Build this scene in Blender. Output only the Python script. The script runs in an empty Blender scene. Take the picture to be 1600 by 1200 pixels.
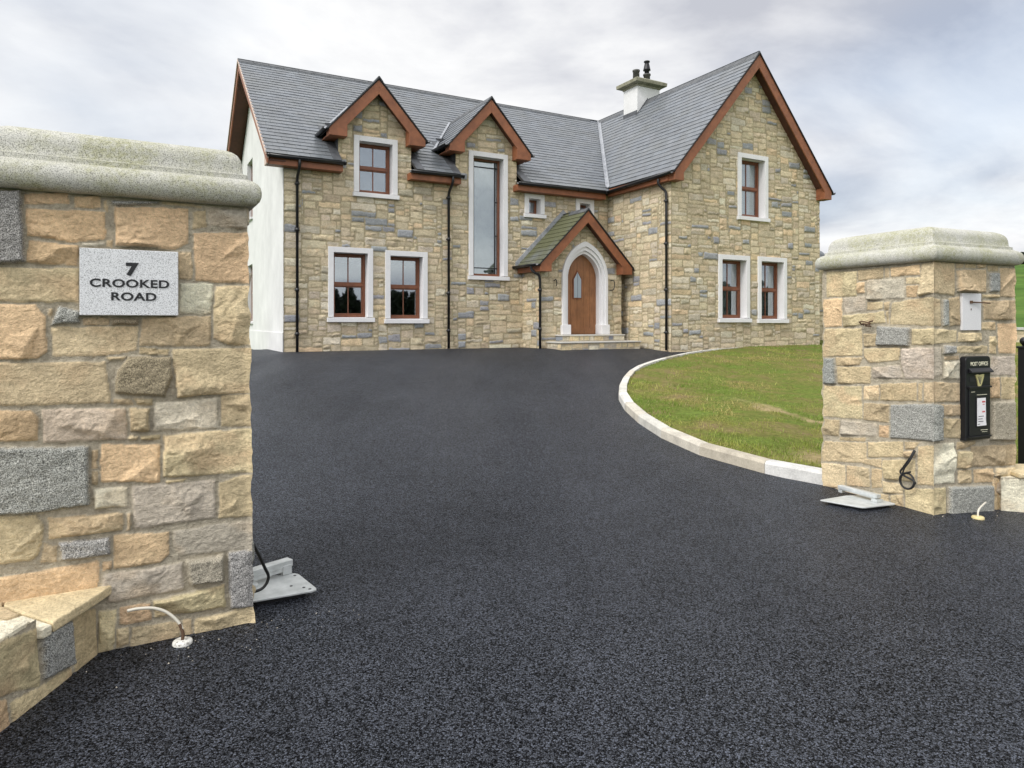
import bpy, math, random
import numpy as np
from mathutils import Vector, Matrix
R=math.radians
random.seed(7)
SC=bpy.context.scene; COL=SC.collection
# ---------------------------------------------------------------- camera
F=1071.; EYE=1.6
cd=bpy.data.cameras.new('camera'); cam=bpy.data.objects.new('camera',cd); COL.objects.link(cam)
cam.location=(0,0,EYE); cam.rotation_euler=(R(90),0,0)
cd.sensor_width=36; cd.lens=36*F/1600; cd.shift_y=-97/1600; cd.clip_start=.05; cd.clip_end=5000
SC.camera=cam
# ---------------------------------------------------------------- world, sun, exposure
SUN=Vector((-.62,-.62,.85)).normalized()
W=bpy.data.worlds.new('World'); SC.world=W; W.use_nodes=True
nt=W.node_tree; nt.nodes.clear()
def N(t,**k):
    n=nt.nodes.new(t)
    for a,b in k.items(): setattr(n,a,b)
    return n
def L(a,b): nt.links.new(a,b)
def val(x,n,i): 
    if hasattr(x,'links'): L(x,n.inputs[i])
    else: n.inputs[i].default_value=x
def M(op,a,b=0.,clamp=False):
    n=N('ShaderNodeMath',operation=op,use_clamp=clamp); val(a,n,0); val(b,n,1); return n.outputs[0]
def VM(op,a,b=(0,0,0)):
    n=N('ShaderNodeVectorMath',operation=op); val(a,n,0); val(b,n,1)
    return n.outputs['Value'] if op in('DOT_PRODUCT','LENGTH') else n.outputs[0]
def noise(vec,scale,detail=4,rough=.5,dist=0.,out='Fac'):
    n=N('ShaderNodeTexNoise'); 
    if vec is not None: L(vec,n.inputs['Vector'])
    n.inputs['Scale'].default_value=scale; n.inputs['Detail'].default_value=detail
    n.inputs['Roughness'].default_value=rough; n.inputs['Distortion'].default_value=dist
    return n.outputs[out]
def ramp(fac,*st):
    n=N('ShaderNodeValToRGB'); L(fac,n.inputs[0]); cr=n.color_ramp
    while len(cr.elements)<len(st): cr.elements.new(.5)
    for e,(p,c) in zip(cr.elements,st):
        e.position=p; e.color=(c,c,c,1) if not isinstance(c,tuple) else (*c,1)
    return n.outputs[0]
def mix(f,a,b,mode='MIX'):
    n=N('ShaderNodeMix',data_type='RGBA',blend_type=mode)
    val(f,n,0)
    for x,i in((a,6),(b,7)):
        if isinstance(x,tuple): n.inputs[i].default_value=(*x,1) if len(x)==3 else x
        else: L(x,n.inputs[i])
    return n.outputs[2]
tc=N('ShaderNodeTexCoord').outputs['Generated']
sep=N('ShaderNodeSeparateXYZ'); L(tc,sep.inputs[0]); dz=sep.outputs[2]
den=M('ADD',M('MAXIMUM',dz,0.),.22)
cmb=N('ShaderNodeCombineXYZ'); L(M('DIVIDE',sep.outputs[0],den),cmb.inputs[0]); L(M('DIVIDE',sep.outputs[1],den),cmb.inputs[1]); cmb.inputs[2].default_value=11.6
n1=noise(cmb.outputs[0],.95,8,.58,.5); n2=noise(cmb.outputs[0],2.1,6,.55,.2)
cl=M('ADD',M('MULTIPLY',n1,.68),M('MULTIPLY',n2,.32))
ccol=ramp(cl,(.37,(.50,.515,.57)),(.455,(.675,.685,.72)),(.52,(.81,.815,.828)),(.60,(.935,.936,.933)))
sky=N('ShaderNodeTexSky',sky_type='NISHITA',sun_disc=False)
sky.sun_elevation=math.asin(SUN.z); sky.sun_rotation=math.atan2(SUN.x,SUN.y)
cover=ramp(noise(cmb.outputs[0],.55,4,.5),(.30,.55),(.46,1.))
back=M('MAXIMUM',VM('DOT_PRODUCT',tc,(-.45,-.85,.25)),0.)
zen=N('ShaderNodeMapRange',interpolation_type='SMOOTHSTEP'); L(dz,zen.inputs[0]); zen.inputs[1].default_value=.40; zen.inputs[2].default_value=.9
lum=M('ADD',1.,M('ADD',M('MULTIPLY',zen.outputs[0],.75),M('MULTIPLY',back,1.2)))
csc=VM('SCALE',ccol); nt.nodes[-1].inputs['Scale'].default_value=1
sc_=nt.nodes[-1]; L(M('MULTIPLY',lum,8.2),sc_.inputs['Scale'])
bg=N('ShaderNodeBackground'); bg.inputs[1].default_value=.10
L(mix(cover,sky.outputs[0],csc),bg.inputs[0])
L(bg.outputs[0],N('ShaderNodeOutputWorld').inputs[0])
sd=bpy.data.lights.new('sun','SUN'); sd.energy=1.5; sd.angle=R(14); sd.color=(1,.975,.935)
sun=bpy.data.objects.new('sun',sd); COL.objects.link(sun); sun.rotation_euler=SUN.to_track_quat('Z','Y').to_euler()
SC.view_settings.view_transform='Standard'; SC.view_settings.look='None'; SC.view_settings.gamma=1; SC.view_settings.exposure=.50
SC.cycles.max_bounces=6; SC.cycles.transparent_max_bounces=12; SC.cycles.use_denoising=True
# ---------------------------------------------------------------- frames and ground height
TH=R(28.777); U=np.array([math.cos(TH),math.sin(TH)]); V=np.array([-U[1],U[0]]); P0=np.array([-5.6508,17.])
def sm(x,a,b):
    t=np.clip((np.asarray(x,float)-a)/(b-a),0,1); return t*t*(3-2*t)
def gz(X,Y):
    X=np.asarray(X,float);Y=np.asarray(Y,float)
    w=(X-P0[0])*V[0]+(Y-P0[1])*V[1]
    a=np.clip((w+12.8)/11.6,0,1)
    return .85*(.55*a+.45*a*a*(3-2*a))-.09*sm(X,3.4,5.)*(1-sm(w,-12,-6))
def lin(c):
    return tuple(((x/255+.055)/1.055)**2.4 if x>10 else x/255/12.92 for x in c)
# ---------------------------------------------------------------- materials
def mat(name,fn):
    global nt
    m=bpy.data.materials.new(name); m.use_nodes=True; nt=m.node_tree; nt.nodes.clear()
    out=N('ShaderNodeOutputMaterial'); s=fn()
    L(s,out.inputs[0]); return m
def pbr(col,rough=.8,metal=0.,bump=None,bs=.5,bd=.01,spec=.5,coat=0.):
    p=N('ShaderNodeBsdfPrincipled')
    if isinstance(col,tuple): p.inputs['Base Color'].default_value=(*col,1)
    else: L(col,p.inputs['Base Color'])
    val(rough,p,'Roughness') if not isinstance(rough,float) else setattr(p.inputs['Roughness'],'default_value',rough)
    p.inputs['Metallic'].default_value=metal; p.inputs['Specular IOR Level'].default_value=spec
    p.inputs['Coat Weight'].default_value=coat
    if bump is not None:
        b=N('ShaderNodeBump'); b.inputs['Strength'].default_value=bs; b.inputs['Distance'].default_value=bd
        L(bump,b.inputs['Height']); L(b.outputs[0],p.inputs['Normal'])
    return p.outputs[0]
def obj_co(): return N('ShaderNodeTexCoord').outputs['Object']
def attr(n='Col'):
    a=N('ShaderNodeAttribute'); a.attribute_name=n; return a
def stone_mat(fine,bd):
    def f():
        c=obj_co(); a=attr(); al=a.outputs['Alpha']
        mp=N('ShaderNodeMapping'); L(c,mp.inputs[0]); mp.inputs['Scale'].default_value=(1,1,1.7)
        n1=noise(c,9*fine,6,.62); n0=noise(mp.outputs[0],22*fine,6,.66,.6); n2=noise(c,60*fine,4,.6); n3=noise(c,215*fine,2,.5)
        base=mix(1.,a.outputs['Color'],ramp(n1,(.28,.80),(.5,1.),(.72,1.16)),'MULTIPLY')
        base=mix(1.,base,ramp(n2,(.3,.80),(.7,1.16)),'MULTIPLY'); base=mix(1.,base,ramp(n3,(.34,.87),(.5,1.),(.66,1.08)),'MULTIPLY')
        sp=ramp(n3,(.36,.30),(.47,.8),(.56,1.15),(.68,1.75))
        g=mix(1.,a.outputs['Color'],sp,'MULTIPLY')
        base=mix(1.,base,ramp(n0,(.30,.88),(.5,1.),(.7,1.10)),'MULTIPLY')
        h=M('ADD',M('ADD',M('MULTIPLY',n1,.4),M('MULTIPLY',n0,.7)),M('ADD',M('MULTIPLY',n2,.45),M('MULTIPLY',n3,.16)))
        return pbr(mix(al,base,g),.9,bump=h,bs=.75,bd=bd,spec=.25)
    return f
MT={}
MT['stone']=mat('pillar stone',stone_mat(1.,.03))
MT['house_stone']=mat('house stone',stone_mat(.6,.03))
def granite():
    c=obj_co(); n=noise(c,210,2,.5); m=noise(c,4,6,.68); m2=noise(c,40,4,.65)
    v=ramp(n,(.34,.38),(.45,.86),(.55,1.05),(.66,1.25))
    s=N('ShaderNodeSeparateXYZ'); L(N('ShaderNodeNewGeometry').outputs['Normal'],s.inputs[0])
    al=M('MULTIPLY',ramp(m,(.38,0.),(.60,1.)),ramp(m2,(.35,.25),(.62,.95)))
    base=mix(M('MULTIPLY',al,.72),(.49,.48,.43),(.29,.285,.13))
    return pbr(mix(1.,base,v,'MULTIPLY'),.85,bump=n,bs=.25,bd=.004,spec=.3)
MT['granite']=mat('weathered granite',granite)
def granite_clean(col,lo):
    def f():
        c=obj_co(); n=noise(c,260,2,.5)
        v=ramp(n,(.34,lo),(.44,.92),(.56,1.05),(.66,1.1))
        m=ramp(noise(c,3,4,.6),(.3,.95),(.7,1.03))
        return pbr(mix(1.,mix(1.,col,v,'MULTIPLY'),m,'MULTIPLY'),.7,bump=n,bs=.1,bd=.003,spec=.35)
    return f
MT['plaque']=mat('polished granite',granite_clean((.74,.745,.75),.36))
MT['trim']=mat('cut granite',granite_clean((.72,.71,.71),.78))
MT['step']=mat('granite tread',granite_clean((.55,.53,.48),.8))
def slate(moss):
    def f():
        c=obj_co(); a=attr(); n=noise(c,3.,5,.6); n2=noise(c,26,4,.6); n4=noise(c,1.1,4,.55)
        v=mix(1.,a.outputs['Color'],ramp(n2,(.3,.8),(.7,1.2)),'MULTIPLY')
        v=mix(1.,v,ramp(n,(.35,.85),(.65,1.12)),'MULTIPLY')
        m=M('MULTIPLY',ramp(n4,(.42 if not moss else .1,0.),(.75 if not moss else .5,1.)),moss if moss else .28)
        v=mix(m,v,(.085,.088,.032) if moss else (.12,.12,.095))
        return pbr(v,.42 if not moss else .8,bump=n2,bs=.35,bd=.006,spec=.5)
    return f
MT['slate']=mat('roof slate',slate(0.)); MT['moss_slate']=mat('mossy slate',slate(.9))
MT['lead']=mat('lead flashing',lambda:pbr(ramp(noise(obj_co(),7,4,.6),(.3,(.20,.21,.23)),(.7,(.42,.43,.45))),.5,.3))
MT['lead_dark']=mat('old lead',lambda:pbr(ramp(noise(obj_co(),5,4,.6),(.3,(.05,.052,.056)),(.7,(.11,.115,.125))),.55,.2))
MT['ridge']=mat('ridge tile',lambda:pbr(ramp(noise(obj_co(),6,4,.6),(.3,(.055,.057,.062)),(.7,(.12,.125,.13))),.6))
def wood(a,b,sc,rough):
    def f():
        c=obj_co(); mp=N('ShaderNodeMapping'); L(c,mp.inputs[0]); mp.inputs['Scale'].default_value=sc
        n=noise(mp.outputs[0],7,5,.6,.4); n2=noise(c,3,3,.6)
        v=mix(ramp(n,(.3,0.),(.7,1.)),a,b)
        return pbr(mix(1.,v,ramp(n2,(.3,.8),(.7,1.15)),'MULTIPLY'),rough,bump=n,bs=.08,bd=.004)
    return f
MT['timber']=mat('stained fascia',wood((.20,.069,.029),(.275,.10,.042),(1,1,1),.55))
MT['frame']=mat('brown window frame',wood((.145,.047,.022),(.225,.08,.034),(3,3,.6),.4))
MT['door']=mat('oak door',wood((.19,.078,.030),(.33,.145,.060),(9,9,.7),.38))
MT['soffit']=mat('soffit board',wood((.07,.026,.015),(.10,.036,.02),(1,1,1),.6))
MT['verge']=mat('verge trim',lambda:pbr((.52,.40,.33),.7))
MT['black']=mat('black plastic',lambda:pbr((.011,.011,.012),.35))
MT['iron']=mat('black painted iron',lambda:pbr(ramp(noise(obj_co(),14,4,.6),(.3,(.008,.008,.010)),(.7,(.012,.012,.014))),.42,bump=noise(obj_co(),40,3,.5),bs=.06,bd=.004,spec=.35))
MT['rubber']=mat('cable rubber',lambda:pbr((.012,.012,.012),.5))
def render_f():
    c=obj_co(); n=noise(c,1.2,6,.65); n2=noise(c,45,4,.6)
    mp=N('ShaderNodeMapping'); L(c,mp.inputs[0]); mp.inputs['Scale'].default_value=(.6,.6,.45)
    st=noise(mp.outputs[0],2.4,5,.6)
    v=mix(1.,(.66,.655,.64),ramp(n,(.3,.88),(.7,1.05)),'MULTIPLY')
    v=mix(1.,v,ramp(st,(.3,.95),(.62,1.02)),'MULTIPLY')
    return pbr(v,.92,bump=n2,bs=.3,bd=.004,spec=.2)
MT['render']=mat('painted render',render_f)
MT['plaster']=mat('inner plaster',lambda:pbr((.62,.61,.59),.9))
MT['curtain']=mat('curtain cloth',lambda:pbr(ramp(noise(obj_co(),4,3,.5),(.3,(.5,.5,.52)),(.7,(.72,.71,.72))),.9))
MT['dark']=mat('dark interior',lambda:pbr((.03,.028,.026),.9))
def glass():
    lw=N('ShaderNodeLayerWeight'); lw.inputs[0].default_value=.22
    g=N('ShaderNodeBsdfGlossy'); g.inputs['Roughness'].default_value=.015; g.inputs[0].default_value=(.90,.95,1,1)
    b=N('ShaderNodeBump'); b.inputs['Strength'].default_value=.02; b.inputs['Distance'].default_value=.01
    L(noise(obj_co(),1.6,2,.5),b.inputs['Height']); L(b.outputs[0],g.inputs['Normal'])
    t=N('ShaderNodeBsdfTransparent'); t.inputs[0].default_value=(.78,.82,.80,1)
    m=N('ShaderNodeMixShader'); L(M('ADD',.24,M('MULTIPLY',lw.outputs['Fresnel'],.9),True),m.inputs[0]); L(t.outputs[0],m.inputs[1]); L(g.outputs[0],m.inputs[2])
    return m.outputs[0]
MT['glass']=mat('window glass',glass)
MT['frost']=mat('leaded door glass',lambda:pbr((.33,.38,.42),.15,coat=.4))
def tarmac():
    c=obj_co()
    def vor(sc,**k):
        v=N('ShaderNodeTexVoronoi',**k); L(c,v.inputs['Vector']); v.inputs['Scale'].default_value=sc; return v
    v=vor(128); e=vor(128,feature='DISTANCE_TO_EDGE'); v2=vor(200)
    big=noise(c,.45,5,.6); med=noise(c,3.5,5,.6); gr=noise(c,110,4,.6)
    mp=N('ShaderNodeMapping'); L(c,mp.inputs[0]); mp.inputs['Rotation'].default_value=(0,0,R(-62)); mp.inputs['Scale'].default_value=(.5,.05,1)
    roll=noise(mp.outputs[0],1.6,3,.5)
    g1=N('ShaderNodeSeparateColor'); L(v.outputs['Color'],g1.inputs[0]); g2=N('ShaderNodeSeparateColor'); L(v2.outputs['Color'],g2.inputs[0])
    chip=M('ADD',M('MULTIPLY',g1.outputs[0],.62),M('MULTIPLY',g2.outputs[0],.38))
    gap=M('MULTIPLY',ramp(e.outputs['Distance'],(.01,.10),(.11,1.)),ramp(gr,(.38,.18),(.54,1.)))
    lit=M('MULTIPLY',gap,ramp(chip,(.30,.12),(.50,.62),(.66,1.3),(.86,2.4)))  # light on chip facets and shade in the gaps, painted into colour and specular
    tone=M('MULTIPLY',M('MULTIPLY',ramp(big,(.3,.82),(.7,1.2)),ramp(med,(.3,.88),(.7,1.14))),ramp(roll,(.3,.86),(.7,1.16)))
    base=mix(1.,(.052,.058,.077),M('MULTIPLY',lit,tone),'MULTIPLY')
    h=M('ADD',M('MULTIPLY',gr,1.2),M('ADD',M('MINIMUM',M('MULTIPLY',e.outputs['Distance'],2.2),.5),M('MULTIPLY',g1.outputs[1],.6)))
    s=pbr(base,ramp(roll,(.3,.50),(.7,.40)),bump=h,bs=.9,bd=.010,spec=.5)
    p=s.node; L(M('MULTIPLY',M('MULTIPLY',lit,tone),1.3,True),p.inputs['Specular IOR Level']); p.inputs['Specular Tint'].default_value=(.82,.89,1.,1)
    return s
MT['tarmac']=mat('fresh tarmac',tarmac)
def kerb_f():
    c=obj_co(); a=attr(); n=noise(c,6,6,.65); n2=noise(c,70,3,.6)
    v=mix(1.,a.outputs['Color'],ramp(n,(.3,.75),(.55,1.),(.7,1.1)),'MULTIPLY')
    return pbr(mix(1.,v,ramp(n2,(.3,.85),(.7,1.1)),'MULTIPLY'),.9,bump=n2,bs=.3,bd=.004,spec=.2)
MT['concrete']=mat('kerb concrete',kerb_f)
def soil():
    c=obj_co(); n=noise(c,1.3,6,.65); n2=noise(c,14,5,.7); 
    v=ramp(n,(.32,(.20,.15,.075)),(.44,(.16,.15,.045)),(.56,(.12,.15,.030)),(.7,(.13,.18,.035)))
    v=mix(attr().outputs['Fac'],v,(.36,.27,.15)); return pbr(mix(1.,v,ramp(n2,(.3,.6),(.7,1.35)),'MULTIPLY'),1.,bump=n2,bs=.8,bd=.04,spec=.1)
MT['turf']=mat('turf',soil)
def field():
    c=obj_co(); n=noise(c,.06,5,.6); n2=noise(c,.6,6,.7)
    mp=N('ShaderNodeMapping'); L(c,mp.inputs[0]); mp.inputs['Rotation'].default_value=(0,0,R(-50)); mp.inputs['Scale'].default_value=(.16,.012,1)
    n3=noise(mp.outputs[0],1.,4,.6)
    v=ramp(n,(.3,(.050,.100,.018)),(.55,(.072,.135,.024)),(.75,(.10,.15,.033)))
    v=mix(1.,v,ramp(n2,(.3,.78),(.7,1.2)),'MULTIPLY')
    v=mix(1.,v,ramp(n3,(.35,.72),(.6,1.12)),'MULTIPLY')
    return pbr(v,1.,spec=.08)
MT['field']=mat('pasture',field)
def blade():
    a=attr(); p=pbr(a.outputs['Color'],.6,spec=.2); return p
MT['grass']=mat('grass blades',blade); MT['leaf']=mat('hedge leaves',blade)
MT['galv']=mat('galvanised steel',lambda:pbr(ramp(noise(obj_co(),9,5,.65),(.3,(.42,.44,.43)),(.7,(.66,.68,.67))),.5,.35,spec=.4))
MT['white_pvc']=mat('white pvc',lambda:pbr(ramp(noise(obj_co(),60,4,.65),(.36,(.25,.23,.2)),(.48,(.74,.73,.68))),.5))
MT['cream_cable']=mat('cream cable',lambda:pbr((.66,.62,.52),.5))
MT['yellow']=mat('yellow cap',lambda:pbr((.62,.52,.26),.6))
MT['gold']=mat('gold paint',lambda:pbr((.62,.55,.26),.4,.2))
MT['cream']=mat('cream lettering',lambda:pbr((.72,.69,.52),.5))
MT['paper']=mat('paper notice',lambda:pbr(ramp(noise(obj_co(),16,3,.5),(.35,(.72,.70,.70)),(.65,(.84,.82,.82))),.5))
MT['red']=mat('red ink',lambda:pbr((.55,.10,.10),.6)); MT['ink']=mat('dark ink',lambda:pbr((.06,.06,.07),.6))
MT['letter']=mat('black engraved paint',lambda:pbr((.010,.010,.012),.5))
MT['pot']=mat('chimney pot clay',lambda:pbr(ramp(noise(obj_co(),8,4,.6),(.3,(.055,.056,.05)),(.7,(.11,.11,.10))),.8))
MT['mosscap']=mat('mossy concrete',lambda:pbr(ramp(noise(obj_co(),5,5,.65),(.32,(.15,.145,.09)),(.6,(.27,.26,.19))),.9))
MT['twig']=mat('brown wire',lambda:pbr((.10,.055,.03),.8))
# ---------------------------------------------------------------- mesh helpers
def mesh_np(name,v,f,m,parent=None,col=None,smooth=False):
    v=np.ascontiguousarray(v,dtype=np.float32); f=np.ascontiguousarray(f,dtype=np.int32); k=f.shape[1]
    me=bpy.data.meshes.new(name); me.vertices.add(len(v)); me.vertices.foreach_set('co',v.ravel())
    me.loops.add(f.size); me.loops.foreach_set('vertex_index',f.ravel())
    me.polygons.add(len(f)); me.polygons.foreach_set('loop_start',np.arange(0,f.size,k,dtype=np.int32))
    me.update(calc_edges=True)
    if smooth: me.polygons.foreach_set('use_smooth',np.ones(len(f),dtype=bool))
    if col is not None:
        a=me.color_attributes.new('Col','FLOAT_COLOR','POINT'); a.data.foreach_set('color',np.ascontiguousarray(col,dtype=np.float32).ravel())
    me.materials.append(m); me.validate()
    return link(name,me,parent)
def link(name,me,parent=None):
    o=bpy.data.objects.new(name,me); COL.objects.link(o)
    if parent is not None: o.parent=parent
    return o
class MB:
    def __init__(s,dz=0.): s.v=[];s.f=[];s.c=[];s.dz=dz;s.cur=(1,1,1,0)
    def add(s,vs,fs):
        b=len(s.v); s.v+=[(x,y,z-s.dz) for x,y,z in vs]; s.f+=[tuple(i+b for i in f) for f in fs]; s.c+=[s.cur]*len(vs); return s
    def box(s,x0,x1,y0,y1,z0,z1):
        return s.add([(x0,y0,z0),(x1,y0,z0),(x1,y1,z0),(x0,y1,z0),(x0,y0,z1),(x1,y0,z1),(x1,y1,z1),(x0,y1,z1)],
          [(3,2,1,0),(4,5,6,7),(0,1,5,4),(1,2,6,5),(2,3,7,6),(3,0,4,7)])
    def prism(s,poly,a,b,ax=1):   # polygon in the two other axes, extruded from a to b along ax
        n=len(poly)
        P=lambda p,t:(p[0],t,p[1]) if ax==1 else ((t,p[0],p[1]) if ax==0 else (p[0],p[1],t))
        return s.add([P(p,a) for p in poly]+[P(p,b) for p in poly],
          [tuple(range(n)),tuple(range(2*n-1,n-1,-1))]+[(i,i+n,(i+1)%n+n,(i+1)%n) for i in range(n)])
    def tube(s,pts,r,n=8,cap=True):
        pts=[Vector(p) for p in pts]; rs=r if isinstance(r,list) else [r]*len(pts); vs=[];fs=[]
        up=Vector((.13,.29,.95))
        for i,p in enumerate(pts):
            t=(pts[min(i+1,len(pts)-1)]-pts[max(i-1,0)]).normalized()
            a=t.cross(up); 
            if a.length<.15: a=t.cross(Vector((1,.1,0)))
            a.normalize(); b=t.cross(a)
            for k in range(n):
                w=2*math.pi*k/n; vs.append(tuple(p+(a*math.cos(w)+b*math.sin(w))*rs[i]))
        for i in range(len(pts)-1):
            for k in range(n): fs.append((i*n+k,i*n+(k+1)%n,(i+1)*n+(k+1)%n,(i+1)*n+k))
        if cap: fs+=[tuple(range(n-1,-1,-1)),tuple(range(len(vs)-n,len(vs)))]
        return s.add(vs,fs)
    def lathe(s,prof,cx,cy,n=20):
        vs=[(cx+r*math.cos(2*math.pi*k/n),cy+r*math.sin(2*math.pi*k/n),z) for r,z in prof for k in range(n)]
        fs=[(i*n+k,i*n+(k+1)%n,(i+1)*n+(k+1)%n,(i+1)*n+k) for i in range(len(prof)-1) for k in range(n)]
        fs+=[tuple(range(n-1,-1,-1)),tuple(range(len(vs)-n,len(vs)))]
        return s.add(vs,fs)
    def quad(s,a,b,c,d): return s.add([a,b,c,d],[(0,1,2,3)])
    def build(s,name,m,parent=None,smooth=False,bevel=0.,col=False):
        me=bpy.data.meshes.new(name); me.from_pydata(s.v,[],s.f)
        if col:
            a=me.color_attributes.new('Col','FLOAT_COLOR','POINT'); a.data.foreach_set('color',np.array(s.c,dtype=np.float32).ravel())
        me.materials.append(MT[m]); me.update()
        if smooth: me.shade_smooth() if hasattr(me,'shade_smooth') else None
        o=link(name,me,parent)
        if bevel:
            b=o.modifiers.new('bevel','BEVEL'); b.width=bevel; b.segments=2; b.limit_method='ANGLE'
        return o
def tag(o,label=None,cat=None,group=None,kind=None):
    for k,x in(('label',label),('category',cat),('group',group),('kind',kind)):
        if x: o[k]=x
    return o
def thing(name,loc,rz,label,cat,group=None):
    o=bpy.data.objects.new(name,None); COL.objects.link(o); o.location=loc; o.rotation_euler=(0,0,rz); o.empty_display_size=.2
    return tag(o,label,cat,group,'thing')
def bez(pts,n=8):   # Catmull-Rom
    P=[Vector(p) for p in pts]; P=[2*P[0]-P[1]]+P+[2*P[-1]-P[-2]]; out=[]
    for i in range(1,len(P)-2):
        for k in range(n):
            t=k/n; a,b,c,d=P[i-1:i+3]
            out.append(.5*((2*b)+(c-a)*t+(2*a-5*b+4*c-d)*t*t+(3*b-a-3*c+d)*t**3))
    return out+[P[-2]]
def text_obj(name,body,size,m,parent,xs=1.,off=0.,ext=.001,sp=1.):
    cu=bpy.data.curves.new(name,'FONT'); cu.body=body; cu.size=size; cu.align_x='CENTER'; cu.align_y='CENTER'; cu.extrude=ext; cu.offset=off; cu.space_character=sp; cu.space_line=.92
    t=bpy.data.objects.new('tmp',cu); COL.objects.link(t)
    bpy.context.view_layer.update()
    me=bpy.data.meshes.new_from_object(t.evaluated_get(bpy.context.evaluated_depsgraph_get())); bpy.data.objects.remove(t)
    me.transform(Matrix.Scale(xs,4,(1,0,0))@Matrix.Identity(4)); me.transform(Matrix.Rotation(R(90),4,'X'))
    me.materials.clear(); me.materials.append(MT[m]); me.name=name
    return link(name,me,parent)
# ---------------------------------------------------------------- stone masonry as a displaced sheet
def vnoise(x,y,seed):
    x=np.asarray(x);y=np.asarray(y); xi=np.floor(x).astype(np.int64); yi=np.floor(y).astype(np.int64); fx=x-xi; fy=y-yi
    fx=fx*fx*(3-2*fx); fy=fy*fy*(3-2*fy)
    def h(a,b):
        n=(a*374761393+b*668265263+seed*1442695041)&0x7fffffff
        n=((n^(n>>13))*1274126177)&0x7fffffff
        return ((n^(n>>16))&0xffff)/65535.
    return (h(xi,yi)*(1-fx)+h(xi+1,yi)*fx)*(1-fy)+(h(xi,yi+1)*(1-fx)+h(xi+1,yi+1)*fx)*fy
def fbm(x,y,seed,o=4):
    r=0;a=.5
    for i in range(o): r=r+a*vnoise(x*2**i,y*2**i,seed+i*17); a*=.5
    return r/(1-.5**o)
PAL={'b':(186,166,126),'t':(172,150,114),'o':(189,158,117),'p':(168,155,137),'g':(140,138,132),'w':(194,184,160),'y':(140,124,98),'h':(160,150,130),'k':(186,166,142),'d':(112,116,126),'c':(200,168,122)}
PALL={k:np.array(lin(c)) for k,c in PAL.items()}
PALL={k:(c*.82+.18*c.mean())*np.array([.985,1.,.99])*1.42 for k,c in PALL.items()}
_hm=np.array(lin((182,170,145)))*1.25
PALH={k:_hm*.44+.56*.93*(c*.85+.15*c.mean()) for k,c in PALL.items()}; PALH['d']=np.array(lin((150,151,152)))*1.05; PALH['o']=_hm*.35+.65*PALL['o']
def pack(Wd,Hd,cell,wr,hr,rng,codes,z0=0.,x0=0.,gap=.5):
    nx=int(Wd/cell);nz=int(Hd/cell); g=np.zeros((nz,nx),bool); out=[]
    ks=list(codes);pw=np.array([codes[k] for k in ks],float);pw/=pw.sum()
    cx=Wd/nx;cz=Hd/nz
    for j in range(nz):
        for i in range(nx):
            if g[j,i]: continue
            h=min(rng.integers(hr[0],hr[1]+1),nz-j); w=min(int(rng.integers(wr[0],wr[1]+1)),nx-i)
            ww=1
            while ww<w and not g[j,i+ww]: ww+=1
            if nx-(i+ww)==1 and not g[j,nx-1]: ww+=1
            if h>ww*.8: h=max(hr[0],int(ww*.75)); h=min(h,nz-j)
            g[j:j+h,i:i+ww]=True
            x_0=x0+i*cx;x_1=x0+(i+ww)*cx;z_0=z0+j*cz;z_1=z0+(j+h)*cz; q=gap*cell*.5
            jt=lambda:float(rng.uniform(-.30,.30))*cell
            k=ks[rng.choice(len(ks),p=pw)]
            out.append((k,np.array([(x_0+q,z_1-q+jt()),(x_1-q,z_1-q+jt()),(x_1-q,z_0+q+jt()),(x_0+q,z_0+q+jt())])))
    return out
def parse(t):
    o=[]
    for ln in t.strip().split('\n'):
        k,*n=ln.split(); o.append((k,np.array(list(map(float,n))).reshape(-1,2)/1000))
    return o
MORT=np.array(lin((176,166,146)))
MORTH=np.array(lin((160,148,120)))
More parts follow.
